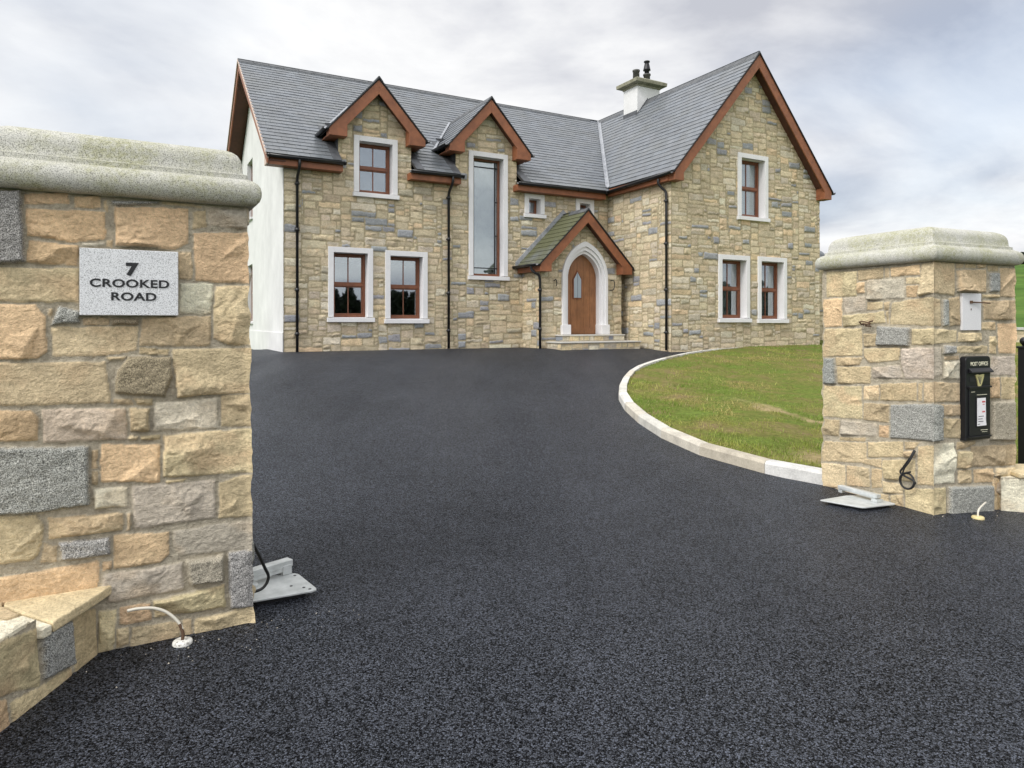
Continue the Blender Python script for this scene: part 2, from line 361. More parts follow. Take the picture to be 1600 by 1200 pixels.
def masonry(name,c,d,nrm,a0,a1,z0,z1,res,stones,m,parent,dz=0.,seed=1,depth=(.012,.028),edge=.02,warp=.006,frac=.010,mask=None,ends=(1,1),edgeseed=(5,6),pal=None,streak=.34):
    pal=pal or PALL
    """a stone face: c start point, d direction along, nrm outward; stones = list of (code, polygon)"""
    rng=np.random.default_rng(seed); nx=max(2,int(round((a1-a0)/res))+1); nz=max(2,int(round((z1-z0)/res))+1)
    A=np.linspace(a0,a1,nx); Z=np.linspace(z0,z1,nz); AA,ZZ=np.meshgrid(A,Z)
    wf=1/.06 if res<.02 else 1/.12
    wa=AA+(fbm(AA*wf,ZZ*wf,seed,3)-.5)*2*warp; wz=ZZ+(fbm(AA*wf,ZZ*wf,seed+50,3)-.5)*2*warp
    Hh=np.zeros_like(AA); C=np.zeros(AA.shape+(4,)); C[...,:3]=(MORT if pal is PALL else MORTH)*(.85+.3*fbm(AA*30,ZZ*30,seed+9,3))[...,None]
    Hh+=.006*(fbm(AA*25,ZZ*25,seed+3,3)-.5)
    for k,P in stones:
        pad=warp+.01; lo=P.min(0)-pad; hi=P.max(0)+pad
        i0,i1=np.searchsorted(A,[lo[0],hi[0]]); j0,j1=np.searchsorted(Z,[lo[1],hi[1]])
        if i1<=i0 or j1<=j0: continue
        x=wa[j0:j1,i0:i1]; z=wz[j0:j1,i0:i1]; n=len(P); ins=np.zeros(x.shape,bool); dist=np.full(x.shape,9.)
        for q in range(n):
            p0=P[q];p1=P[(q+1)%n]; e=p1-p0
            t=np.clip(((x-p0[0])*e[0]+(z-p0[1])*e[1])/(e@e+1e-12),0,1)
            dist=np.minimum(dist,np.hypot(x-p0[0]-t*e[0],z-p0[1]-t*e[1]))
            cr=((p0[1]>z)!=(p1[1]>z)); 
            with np.errstate(divide='ignore',invalid='ignore'): ins^=cr&(x<(p1[0]-p0[0])*(z-p0[1])/(p1[1]-p0[1]+1e-12)+p0[0])
        sz=min(*(P.max(0)-P.min(0)))
        dep=rng.uniform(*depth)*min(1.,.45+sz/.16); sx,sz2=rng.uniform(-.05,.05,2); ctr=P.mean(0); sd=int(rng.integers(1,9999))
        prof=np.minimum(dist/edge,1)**.5
        fr=fbm(x*7+sd,z*15,sd,4); rg=np.abs(fbm(x*10+z*4,z*12-x*3,sd+7,3)-.5)*2
        ext=P.max(0)-P.min(0); fc=np.full(x.shape,9.)
        for q in range(6):
            px,pz=P.min(0)+ext*rng.uniform(.1,.9,2); gx,gz_=rng.normal(0,.30,2); fc=np.minimum(fc,dep*rng.uniform(.85,1.25)+(x-px)*gx+(z-pz)*gz_)
        fc=np.clip(fc+frac*.9*(fr-.5)-frac*.7*np.clip(.12-rg,0,1)*6,dep*.25,dep*1.6)
        hgt=prof*fc+np.minimum(dist/edge,1)*frac*.35*(fbm(x*30,z*55,sd+2,3)-.5)
        if k in 'gdyh': hgt=prof*dep+frac*.7*(fbm(x*40,z*40,sd,3)-.5)
        base=pal[k]*rng.uniform(.86,1.12)*(1+rng.uniform(-.02,.02,3))
        st=np.clip((fbm(x*5+sd,z*8,sd+3,4)-.52)*4,0,1)*(.7 if k in 'bo' else .35 if k in 'tpkw' else 0)
        col=base*(1+.34*(fbm(x*12,z*20,sd+5,4)-.5))[...,None]
        oc=pal['o']*rng.uniform(.75,1.05); col=col*(1-st[...,None])+oc*st[...,None]
        lay=(fbm(x*4+sd,z*46,sd+11,2)-.5)*(.22 if k in'botp' else .0); col=col*(1+.5*lay)[...,None]
        S=slice(j0,j1),slice(i0,i1); inn=ins
        Hh[S]=np.where(inn,hgt,Hh[S]); 
        e2=np.clip(dist/ (edge*.25),0,1)[...,None]; cc=col*e2+C[S][...,:3]*(1-e2)
        C[S+(slice(0,3),)]=np.where(inn[...,None],cc,C[S][...,:3]); C[S+(3,)]=np.where(inn,1. if k in 'g' else .7 if k in 'hy' else .35 if k=='d' else 0.,C[S][...,3])
    lat=np.zeros_like(AA)
    bl=max(.022,res*1.2)
    for e,(pos,sgn) in enumerate(((a0,-1),(a1,1))):
        if not ends[e]: continue
        hb=(.018 if res<.02 else .010)+(.024 if res<.02 else .02)*(fbm(Z*11,Z*0+edgeseed[e],edgeseed[e],3)-.3); dd=np.abs(AA-pos); w=1-sm(dd,0,bl)
        Hh=Hh*(1-w)+hb[:,None]*w; lat+=sgn*hb[:,None]*(1-sm(dd,0,bl*2))
    c=np.asarray(c,float)
    X=c[0]+d[0]*(AA+lat)+nrm[0]*Hh; Y=c[1]+d[1]*(AA+lat)+nrm[1]*Hh
    v=np.stack([X,Y,ZZ-dz],-1).reshape(-1,3)
    idx=np.arange(nx*nz).reshape(nz,nx); f=np.stack([idx[:-1,:-1],idx[:-1,1:],idx[1:,1:],idx[1:,:-1]],-1)
    if d[0]*nrm[1]-d[1]*nrm[0]>0: f=f[...,::-1]
    if mask is not None:
        am=(AA[:-1,:-1]+AA[1:,1:])/2; zm=(ZZ[:-1,:-1]+ZZ[1:,1:])/2; f=f[mask(am,zm)]
    return v,f.reshape(-1,4),C.reshape(-1,4)
def join_sheets(name,sheets,m,parent):
    vs=[];fs=[];cs=[];b=0
    for v,f,c in sheets: vs.append(v);fs.append(f+b);cs.append(c);b+=len(v)
    return mesh_np(name,np.concatenate(vs),np.concatenate(fs),MT[m],parent,np.concatenate(cs),smooth=True)
HC={'b':36,'t':26,'o':6,'p':9,'w':9,'k':3,'d':12,'h':3}
# stone outlines on the pillar faces, in mm: kind, then along and up
LP="""g -1126 2201 -1016 2212 -1004 2061 -996 1879 -1126 1857
o -1006 2198 -825 2220 -818 2165 -1006 2144
o -803 2202 -693 2212 -686 2156 -801 2146
t -679 2192 -659 2194 -654 2129 -673 2146
g -642 2196 -431 2207 -436 2193 -642 2172
t -417 2208 -225 2207 -230 2193 -285 2195 -417 2195
o -996 2130 -666 2140 -666 2004 -793 1982 -992 2002
o -630 2169 -295 2186 -292 2003 -354 1967 -626 1975
t -272 2173 -207 2184 -205 2096 -275 2080
p -195 2198 15 2196 15 2091 -200 2107
o -270 2064 15 2080 15 1804 -265 1812
o -984 1981 -780 1968 -786 1868 -992 1877
w -771 1981 -670 1986 -670 1973 -767 1966
t -662 2000 -635 2002 -635 1963 -664 1966
t -346 1960 -275 1960 -277 1818 -344 1816
b -1126 1850 -780 1860 -777 1693 -1126 1691
w -338 1800 -180 1804 -185 1640 -337 1639
b -169 1790 15 1795 15 1476 -102 1478 -182 1512
o -1126 1684 -960 1683 -910 1629 -906 1459 -943 1430 -1126 1424
t -906 1664 -885 1667 -890 1624 -906 1629
g -865 1677 -775 1650 -775 1591 -890 1584
t -762 1619 -645 1620 -650 1580 -765 1583
y -640 1615 -525 1618 -527 1583 -642 1583
b -890 1577 -525 1576 -530 1457 -662 1433 -885 1439
t -511 1620 -187 1634 -193 1477 -521 1477
t -521 1470 -388 1462 -390 1432 -521 1435
t -672 1425 -574 1433 -589 1418 -654 1408
b -376 1463 27 1462 27 1219 -350 1214 -373 1393
t -515 1464 -385 1461 -389 1437 -507 1443
b -1130 1414 -670 1409 -649 1293 -645 1202 -1130 1214
y -571 1430 -377 1422 -375 1324 -408 1221 -626 1250 -618 1358
t -633 1227 -560 1219 -548 1188 -639 1199
t -551 1223 -466 1214 -466 1179 -536 1192
o -1130 1198 -964 1187 -936 1154 -937 1043 -1130 1049
k -924 1193 -585 1174 -573 1103 -578 1017 -921 1034
t -569 1177 -477 1168 -477 1051 -560 1058
w -454 1196 -164 1199 -159 1042 -462 1054
t -146 1214 27 1212 27 1040 -148 1051
b -571 1038 -525 1034 -531 1013 -573 1016
t -519 1038 -425 1030 -429 1004 -516 1016
g -1130 1027 -736 1002 -729 720 -904 711 -1130 721
t -726 981 -699 982 -699 889 -726 893
t -723 883 -696 880 -695 813 -721 816
c -685 1006 -431 984 -428 792 -682 822 -689 912
b -416 1030 27 1034 27 795 -298 807 -418 817
w -713 797 -572 785 -576 691 -712 697
p -558 787 -377 785 -177 778 -177 576 -545 573
b -407 801 -304 799 -332 781 -403 783
t -160 758 -51 786 27 784 27 562 -163 569
b -1130 717 -940 701 -914 654 -917 575 -931 509 -964 486 -1130 492
b -901 679 -587 668 -594 576 -896 577
t -577 658 -557 660 -561 567 -579 569
o -631 559 -393 542 -389 426 -431 390 -631 387
p -377 540 27 543 27 384 -334 406 -369 453
t -911 565 -858 542 -862 465 -927 474
g -852 556 -647 555 -642 464 -839 471
o -1127 431 -696 445 -687 407 -696 309 -883 284 -1127 304
o -681 435 -640 433 -640 390 -676 386
p -677 371 -329 374 -324 234 -656 230 -681 317
h -312 376 -141 381 -141 244 -297 251
g -123 395 42 380 42 75 -112 95
b -464 208 -135 227 -132 107 -454 119
o -609 201 -475 200 -466 111 -604 112
b -695 203 -617 197 -629 2 -695 -4
b -618 102 -566 96 -566 13 -620 5
b -558 94 -346 81 -341 -44 -564 -14
t -332 85 -291 83 -291 -23 -334 -35
b -277 77 53 87 53 -20 -284 -24"""
LW="""g 398 292 217 259 194 45 385 78
t 185 269 12 229 -5 -34 170 -26
b 667 352 600 350 416 313 398 58 588 128 667 141
b 572 84 193 33 185 -23 560 -31
o 689 145 585 112 573 -14 689 -12"""
RS="""b 1075 2087 739 2071 746 1839 1075 1839
t 736 2078 474 2086 474 1989 736 1978
t 464 2078 422 2082 422 1993 464 1989
o 411 2081 131 2085 131 2000 404 1998
b 119 2090 -6 2104 -6 1843 142 1818
o 742 1965 663 1967 663 1862 743 1862
p 648 1980 275 1978 277 1804 641 1798
b 261 1981 125 1979 131 1927 259 1927
o 259 1915 144 1915 163 1812 259 1809
o 1092 1822 903 1828 911 1557 1092 1545
p 892 1826 656 1839 663 1704 887 1673
b 641 1782 481 1786 481 1714 645 1706
t 471 1778 411 1779 425 1703 467 1703
b 892 1660 470 1698 453 1592 892 1553
t 446 1694 422 1694 418 1586 439 1586
b 394 1767 235 1794 -6 1813 -6 1563 411 1579
b 1092 1535 693 1543 686 1290 1092 1262
t 675 1493 545 1501 545 1381 675 1374
g 528 1564 215 1547 228 1395 535 1385
b 209 1535 -6 1549 -6 1414 211 1398
b 675 1358 315 1377 322 1269 611 1222 671 1282
p 299 1371 -6 1390 -6 1128 272 1107 299 1236
g 1092 1246 989 1253 973 1006 1092 996
t 981 1258 686 1276 716 1203 973 1177
t 964 1169 596 1198 604 1039 956 1010
p 586 1185 315 1227 288 1109 586 1093
b 1092 979 693 1007 689 703 1092 678
b 675 1012 517 1032 517 889 675 885
t 507 1046 163 1086 163 926 507 892
t 154 1081 112 1090 119 931 154 927
t 104 1090 -6 1108 -6 935 104 920
t 675 860 418 869 425 705 683 697
g 401 871 -6 927 -6 612 405 577
t 1092 655 938 667 942 505 1092 503
p 919 670 535 681 541 569 924 524
o 521 677 425 683 422 574 521 568
t 935 504 648 541 656 503 932 473
t 1092 440 648 495 641 311 1092 244
t 630 504 288 565 288 427 630 365
t 275 561 134 584 183 517 272 498
t 272 487 176 503 183 440 272 430
b 154 544 -6 584 -6 251 161 211
t 716 331 495 378 491 294 701 300
t 471 370 176 430 176 233 464 203
b 1109 224 874 248 874 31 1109 -7
b 860 251 618 270 611 94 860 53
t 596 275 488 283 491 120 593 91
b 485 181 275 188 284 110 485 70
b 1135 -31 863 29 425 69 422 -70 1135 -165
b 408 70 288 104 284 -23 404 -66
b 272 164 -6 221 -6 -46 272 -70"""
RF="""b -28 2104 297 2104 297 1820 -28 1845
b -28 1810 115 1788 124 1565 -28 1563
b -28 1549 335 1529 322 1430 -28 1411
p -28 1391 124 1386 137 1156 -28 1125
t 320 2096 421 2100 421 2062 320 2058
t 435 2100 588 2105 588 2067 435 2062
t 602 2102 728 2107 728 2074 602 2067
t 320 2041 728 2060 728 1858 329 1857
t 752 2092 901 2098 901 2049 752 2045
g 762 2030 901 2034 901 1861 772 1865
t 922 2082 1111 2082 1111 1817 922 1827
b 671 1840 912 1844 912 1811 681 1807
t 681 1784 1111 1796 1111 1614 691 1620
b 661 1596 860 1602 870 1525 661 1532
o 885 1590 1111 1589 1111 1315 905 1322
t 216 1802 364 1816 373 1570 234 1565
g 141 1789 202 1790 208 1571 141 1565
b 348 1511 667 1509 667 1430 341 1424
g 150 1403 284 1402 284 1333 150 1330
b 301 1395 748 1395 748 1325 310 1333
b 772 1476 870 1476 870 1316 772 1324
t 160 1313 350 1315 360 1277 160 1282
w 160 1265 364 1272 364 1112 150 1125
p 803 1300 1111 1293 1111 1124 792 1135
t -28 1109 364 1080 364 920 -28 933
g -28 928 106 909 106 608 -28 606
w -28 591 293 577 299 235 -28 253
o 752 1109 922 1110 922 924 742 933
t 943 1109 1111 1110 1111 907 947 917
t 122 909 373 896 373 797 132 811
t 137 793 383 773 383 606 150 629
h 782 901 1111 891 1111 536 782 566
t 726 828 768 826 768 579 726 582
t 329 581 578 575 574 541 329 510
t 513 530 1111 505 1111 317 503 351
b 329 502 489 495 489 340 329 354
b 339 336 529 325 529 213 339 225
o 552 329 835 310 815 191 562 209
b 860 314 1111 299 1111 210 848 242
b -28 223 180 208 189 -35 -28 -21
g 216 214 799 169 799 -106 206 -49
b 815 233 1111 198 1111 -143 815 -108"""
KERB=[(2.974, 6.48), (2.529, 7.34), (2.111, 8.075), (1.864, 9.035), (1.74, 10.355), (1.82, 11.74), (2.248, 13.6), (2.795, 15.04), (3.786, 16.755), (5.103, 18.59), (6.425, 19.83)]
# ---------------------------------------------------------------- ground, hills, driveway, kerb, lawn
KP=[(3.22,6.50)]+[K for K in KERB[1:]]
def AMP(TT): return .030+.044*np.clip(np.cos(TT-R(40)),0,1)**3+.006*np.sin(TT*5+1)+.004*np.sin(TT*11)
def terrain():
    rs=np.concatenate([np.linspace(0,40,26),np.geomspace(46,1500,34)]); th=np.linspace(0,2*math.pi,181)[:-1]
    RR,TT=np.meshgrid(rs,th); X=RR*np.sin(TT); Y=RR*np.cos(TT)
    base=gz(X,Y)-.10
    amp=AMP(TT)
    z=base+amp*RR*sm(RR,40,190)*np.where(RR>260,(260/np.maximum(RR,1))**.75,1)
    z+=(fbm(X*.03,Y*.03,3,3)-.5)*1.2*sm(RR,50,140)
    v=np.stack([X,Y,z],-1).reshape(-1,3); nr=len(rs); n=len(th); i=np.arange(n)[:,None]*nr+np.arange(nr-1)[None]; j=((np.arange(n)+1)%n)[:,None]*nr+np.arange(nr-1)[None]
    f=np.stack([i,i+1,j+1,j],-1).reshape(-1,4)
    return v,f[:,::-1]
v,f=terrain(); tag(mesh_np('ground',v,f,MT['field'],None,None,True),kind='structure')
def grid(x0,x1,y0,y1,r,zf):
    x=np.arange(x0,x1+r/2,r); y=np.arange(y0,y1+r/2,r); X,Y=np.meshgrid(x,y); Z=zf(X,Y); v=np.stack([X,Y,Z],-1).reshape(-1,3)
    ix=np.arange(len(x)*len(y)).reshape(len(y),len(x)); f=np.stack([ix[:-1,:-1],ix[:-1,1:],ix[1:,1:],ix[1:,:-1]],-1)
    return X,Y,v,f
def drive_z(X,Y): return gz(X,Y)+.012*(fbm(X*.5,Y*.5,8,3)-.5)*sm(np.hypot(X,Y),4,9)
X,Y,v,f=grid(-14,9,-7,31,.2,drive_z)
w=(X-P0[0])*V[0]+(Y-P0[1])*V[1]; kp=((w<2.)&((X<8.2)))[:-1,:-1]
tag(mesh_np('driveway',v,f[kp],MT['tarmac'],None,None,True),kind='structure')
def inpoly(X,Y,P):
    r=np.zeros(X.shape,bool); n=len(P)
    for i in range(n):
        (x0,y0),(x1,y1)=P[i],P[(i+1)%n]
        if y0==y1: continue
        r^=((y0>Y)!=(y1>Y))&(X<(x1-x0)*(Y-y0)/(y1-y0)+x0)
    return r
kc=[(p.x,p.y) for p in bez([(x,y,0) for x,y in KP],5)]
# resample the kerb into stones of about 0.9 m
def resample(P,step):
    P=np.array(P); s=np.r_[0,np.cumsum(np.hypot(*np.diff(P,axis=0).T))]; n=max(1,round(s[-1]/step)); t=np.linspace(0,s[-1],n+1)
    return np.stack([np.interp(t,s,P[:,0]),np.interp(t,s,P[:,1])],-1)
ks=resample(kc,.9); mb=MB(); rk=random.Random(4)
tan=np.gradient(ks,axis=0); tan/=np.hypot(*tan.T)[:,None]; nor=np.stack([tan[:,1],-tan[:,0]],-1)   # towards the lawn
for i in range(len(ks)-1):
    p,q=ks[i],ks[i+1]; e=(q-p)/np.hypot(*(q-p)); p=p+e*.0022; q=q-e*.0022
    za,zb=float(gz(*p)),float(gz(*q)); n0,n1=nor[i],nor[i+1]
    c=rk.choice([(.58,.56,.50),(.53,.49,.41),(.62,.60,.55),(.55,.51,.43)]) if i not in(0,1) else ((.66,.65,.62) if i==0 else (.50,.45,.36))
    k=rk.uniform(.92,1.06); mb.cur=tuple(x*k for x in c)+(0,)
    prof=[(0,-.15),(0,.105),(.022,.135),(.135,.135),(.135,-.15)]; vs=[]
    for (pt,nn,zz) in((p,n0,za),(q,n1,zb)): vs+=[(pt[0]+nn[0]*o,pt[1]+nn[1]*o,zz+h) for o,h in prof]
    mb.add(vs,[(0,1,2,3,4),(9,8,7,6,5)]+[(j,j+5,(j+1)%5+5,(j+1)%5) for j in range(5)])
tag(mb.build('kerb','concrete',None,col=True),kind='structure')
inner=[tuple(p+n*.11) for p,n in zip(ks,nor)]
pe=P0+12.9*U-3.0*V; pf=P0+16.6*U-3.0*V
LAWN=[(3.15,7.)]+inner[1:]+[tuple(pe),tuple(pf),tuple(P0+17*U+1*V),(19,31),(22,11),(9,6.9),(5.1,6.75),(4.5,7.2),(3.4,6.9)]
def bare_f(x,y):
    t=np.clip(((x-3.75)*.62-(y-11.3)*1.1)/1.6,-.2,1.35); d=np.hypot(x-3.75-t*.62,y-11.3+t*1.1); w=.10+.55*np.clip(fbm(x*1.7,y*1.7,91,3)-.30,0,1)
    e=np.exp(-((x-3.35)**2+(y-7.5)**2)/.12)*.8
    return np.clip(1.15-d/w-4.*(fbm(x*3.2,y*3.2,55,5)-.46),0,1)*.8*np.clip(.35+1.2*t,.2,1)+e
def lawn_z(X,Y):
    ins=inpoly(X,Y,LAWN)
    b=.115+.05*(fbm(X*.8,Y*.8,4,4)-.5)
    return np.where(ins,gz(X,Y)+b,gz(X,Y)-.12)
X,Y,v,f=grid(1.5,22,5.5,31.2,.1,lawn_z)
ins=inpoly(X,Y,LAWN); pad=ins.copy(); pad[1:]|=ins[:-1]; pad[:-1]|=ins[1:]; pad[:,1:]|=ins[:,:-1]; pad[:,:-1]|=ins[:,1:]
kp=pad[:-1,:-1]&pad[1:,1:]&pad[:-1,1:]&pad[1:,:-1]
bc=np.ones((X.size,4)); bc[:,:3]=np.clip(bare_f(X,Y),0,1).reshape(-1,1); tag(mesh_np('lawn',v,f[kp],MT['turf'],None,bc,True),kind='structure')
def grass():
    g=np.random.default_rng(3); n=330000
    d=4.5+24*g.random(n)**1.55; az=g.uniform(R(3),R(40),n); x=d*np.sin(az)*1.02; y=d*np.cos(az)
    dens=fbm(x*1.1,y*1.1,21,4); dens2=fbm(x*3.5,y*3.5,27,3)
    ok=inpoly(x,y,LAWN)&((dens*.65+dens2*.35)>.38+.12*g.random(n))
    bare=np.minimum(bare_f(x,y),.93); ok&=g.random(n)>bare*1.1
    x,y,d,dens,dens2=[a[ok] for a in(x,y,d,dens,dens2)]; n=len(x); z=gz(x,y)+.10
    tall=g.random(n)<.05; h=(.012+.024*g.random(n))*(.4+1.2*dens2)*np.where(tall,2.3,1)*(1+d*.012); a=g.uniform(0,6.283,n); wd=(.0035+.0035*g.random(n))*(.8+d*.055); ln=g.uniform(.1,.9,n)*h; b=g.uniform(0,6.283,n)
    v=np.zeros((n,3,3)); v[:,0]=np.stack([x-np.cos(a)*wd,y-np.sin(a)*wd,z-.012],-1); v[:,1]=np.stack([x+np.cos(a)*wd,y+np.sin(a)*wd,z-.012],-1); v[:,2]=np.stack([x+np.cos(b)*ln,y+np.sin(b)*ln,z+h],-1)
    t=np.clip((fbm(x*.9,y*.9,33,5)-.36)*4.2,0,1); pal=np.array([(.36,.30,.11),(.26,.285,.06),(.15,.22,.036)])
    c=np.where((t<.5)[:,None],pal[0]*(1-2*t)[:,None]+pal[1]*(2*t)[:,None],pal[1]*(2-2*t)[:,None]+pal[2]*(2*t-1)[:,None])*g.uniform(.75,1.3,n)[:,None]
    dry=g.random(n)<.10; c[dry]=np.array([.36,.30,.14])*g.uniform(.7,1.1,dry.sum())[:,None]
    C=np.ones((n,3,4)); C[...,:3]=c[:,None]
    f=np.arange(3*n).reshape(n,3)
    return v.reshape(-1,3),f,C.reshape(-1,4)
v,f,c=grass(); tag(mesh_np('grass',v,f,MT['grass'],None,c),'short patchy lawn grass growing inside the pale kerb','grass',kind='stuff')
# ---------------------------------------------------------------- the house
HZ=.85
house=thing('house',(P0[0],P0[1],HZ),TH,'large sandstone house with slate roofs, two dormers and a pointed porch','house')
rng=np.random.default_rng(11)
WIN=[(1.744,2.93,4.87,6.47),(1.08,2.255,1.595,3.53),(2.59,3.79,1.56,3.51),(5.04,6.29,2.80,6.465),(6.865,7.545,4.70,5.41),(8.69,9.36,4.70,5.415)]
WWIN=[(12.49,13.77,4.65,6.655),(11.70,12.98,1.585,3.58),(13.336,14.61,1.565,3.59)]
D1,D2=2.33,5.62; DZ=7.97; DS=1.11; DH=1.29
def hole(a,z,ws):
    k=np.ones(a.shape,bool)
    for s0,s1,z0,z1 in ws: k&=~((a>s0+.06)&(a<s1-.06)&(z>z0+.06)&(z<z1-.06))
    return k
def mfront(a,z):
    k=z<5.62
    for d in(D1,D2): k|=(np.abs(a-d)<.985)&(z<DZ-.14-DS*np.abs(a-d))
    return k&hole(a,z,WIN)
G=dict(depth=(.010,.036),edge=.032,warp=.022,frac=.016,pal=PALH)
st=pack(9.92,7.5,.052,(5,14),(2,4),rng,HC,.6)
sheets=[masonry('w',(0,0),(1,0),(0,-1),0,9.92,.6,7.9,.022,st,None,None,HZ,21,mask=mfront,edgeseed=(5,6),ends=(1,0),**G)]
WC=13.05; WT=9.63; WSL=1.156
def mwing(a,z): return (z<WT-.22-WSL*np.abs(a-WC))&hole(a,z,WWIN)
st=pack(6.26,9.0,.052,(5,14),(2,4),rng,HC,.6,9.92)
sheets.append(masonry('w',(0,-2.95),(1,0),(0,-1),9.92,16.17,.6,9.5,.022,st,None,None,HZ,22,mask=mwing,edgeseed=(7,8),**G))
st=pack(2.95,5.2,.052,(5,14),(2,4),rng,HC,.6,-2.95)
sheets.append(masonry('w',(9.92,0),(0,1),(-1,0),-2.95,0,.6,5.75,.022,st,None,None,HZ,23,edgeseed=(7,9),ends=(1,0),**G))
st=pack(3.5,5.2,.06,(4,10),(2,4),rng,HC,.6,-2.95)
sheets.append(masonry('w',(16.17,0),(0,1),(1,0),-2.95,.5,.6,5.75,.04,st,None,None,HZ,24,edgeseed=(8,9),ends=(1,0),**G))
join_sheets('stone_wall',sheets,'house_stone',house)
# white rendered gable with its side windows, plinth and the plain back walls
mb=MB(HZ)
g=[(0.0,.6),(0.0,5.5)]+[(4.78,9.45),(9.56,5.5),(9.56,.6)]
gw=[(5.1,6.25,1.62,3.42),(5.1,6.25,4.9,6.75)]
def gcell(mb,w0,w1,z0,z1,x0,x1): mb.box(x0,x1,w0,w1,z0,z1)
X0,X1=-.02,.22
gcell(mb,.03,5.1,.6,5.5,X0,X1); gcell(mb,6.25,9.56,.6,5.5,X0,X1); gcell(mb,5.1,6.25,.6,1.62,X0,X1); gcell(mb,5.1,6.25,3.42,4.9,X0,X1)
mb.prism([(.03,5.5),(5.1,5.5),(5.1,9.2),(4.78,9.45),(.03,5.53)],X0,X1,0)
mb.prism([(6.25,5.5),(9.56,5.5),(6.25,8.2)],X0,X1,0); mb.prism([(5.1,6.75),(6.25,6.75),(6.25,8.2),(5.1,9.2)],X0,X1,0)
mb.box(.22,16.1,9.3,9.56,.6,5.5); mb.box(15.9,16.14,.5,9.3,.6,5.6)
mb.build('rendered_wall','render',house)
MB(HZ).box(-.045,-.021,.0,9.58,.55,1.33).build('plinth','render',house,bevel=.004)
MB(HZ).box(.25,15.9,.4,9.2,.55,.62).box(.3,15.8,.5,9.2,3.9,4.1).build('floor','dark',house)
# ---- slates
def slates(mb,org,ex,ey,nn,length,rowf,ew=.21,sw=.28,seed=1,base=(.134,.145,.160),u0=0.):
    r=random.Random(seed); ex,ey,nn,org=Vector(ex).normalized(),Vector(ey).normalized(),Vector(nn).normalized(),Vector(org); rows=int(length/ew)+1
    for j in range(rows):
        y0=j*ew; y1=min(y0+ew*1.25,length+.05)
        if y0>=length-.02: break
        for (a,b) in rowf(j,y0):
            off=(j%2)*sw*.5; x=math.floor((a-off)/sw)*sw+off
            while x<b:
                x0,x1=max(x+.002,a),min(x+sw-.002,b); x+=sw
                if x1-x0<.02: continue
                k=r.uniform(.92,1.07); t=r.uniform(-.006,.006); mb.cur=(base[0]*(k+t*3),base[1]*k,base[2]*(k-t*3),0)
                q=r.uniform(-.004,.004); l=.0135+r.uniform(-.002,.003)
                A=org+ex*x0+ey*(y0+q); B=org+ex*x1+ey*(y0-q); C=org+ex*x1+ey*y1+nn*-.002; D=org+ex*x0+ey*y1+nn*-.002
                A2,B2=A+nn*l,B+nn*l; A1,B1=A+nn*(l-.011),B+nn*(l-.015)
                vs=[tuple(p) for p in(A1,B1,A2,B2,C,D)]
                mb.add(vs,[(0,1,3,2),(2,3,4,5),(0,2,5),(1,4,3)])
ME=(-.42,5.66); MSL=.7615
mn=Vector((0,-MSL,1)); me_=Vector((0,1,MSL)); ml=math.hypot(5.20,5.20*MSL)
def mrow(j,y):
    w=ME[0]+y/math.hypot(1,MSL); z=ME[1]+(w-ME[0])*MSL; smax=9.72+(z-5.78)/WSL+.25
    iv=[(-.5,smax)]
    for d in(D1,D2):
        if w<1.2: 
            c=1.0 if w<.06 else .93; iv=[p for a,b in iv for p in((a,min(b,d-c)),(max(a,d+c),b)) if p[1]-p[0]>.02]
    return iv
mb=MB(HZ); slates(mb,(0,ME[0],ME[1]),(1,0,0),me_,mn,ml,mrow,seed=5)
wl=math.hypot(3.33,3.33*WSL)
def wrow(j,y):
    z=5.78+y*WSL/math.hypot(1,WSL); return [(-3.3,min(9.5,(z-5.66)/MSL-.42+.25))]
slates(mb,(9.72,0,5.78),(0,1,0),(1,0,WSL),(-WSL,0,1),wl,wrow,seed=6)
slates(mb,(16.38,0,5.78),(0,1,0),(-1,0,WSL),(WSL,0,1),wl,lambda j,y:[(-3.3,9.5)],ew=.4,sw=.6,seed=7)
slates(mb,(0,9.98,5.66),(1,0,0),(0,-1,MSL),(0,MSL,1),ml,lambda j,y:[(-.5,16.)],ew=.4,sw=.6,seed=8)
roof=mb.build('roof','slate',house,col=True)
# deck under the slates
mb=MB(HZ)
def mz(w): return ME[1]+(w-ME[0])*MSL-.012
def strip(s0,s1,w0,w1,t=.07):
    if w0<4.7: mb.prism([(w0,mz(w0)),(w1,mz(w1)),(w1,mz(w1)-t),(w0,mz(w0)-t)],s0,s1,0)
for s0,s1 in((-.48,D1-1.0),(D1+1.0,D2-1.0),(D2+1.0,9.9)): strip(s0,s1,-.40,.06)
for s0,s1 in((-.48,D1-.93),(D1+.93,D2-.93),(D2+.93,10.4)): strip(s0,s1,.06,1.2)
strip(-.48,13.,1.2,4.78)
mb.prism([(4.78,mz(4.78)),(9.96,mz(-.4)),(9.96,mz(-.4)-.07),(4.78,mz(4.78)-.07)],-.48,16.,0)
wz=lambda s:WT-WSL*abs(s-WC)-.014
for sg in(-1,1): 
    e=WC+sg*3.30; q=[(WC,wz(WC)),(e,wz(e)),(e,wz(e)-.08),(WC,wz(WC)-.08)]
    mb.prism(q,-3.28,0 if sg<0 else 9.4,1)
    if sg<0: mb.prism([(WC,wz(WC)),(WC-2.2,wz(WC-2.2)),(WC-2.2,wz(WC-2.2)-.08),(WC,wz(WC)-.08)],0.003,4.6,1)
mb.build('roof_deck','dark',roof)
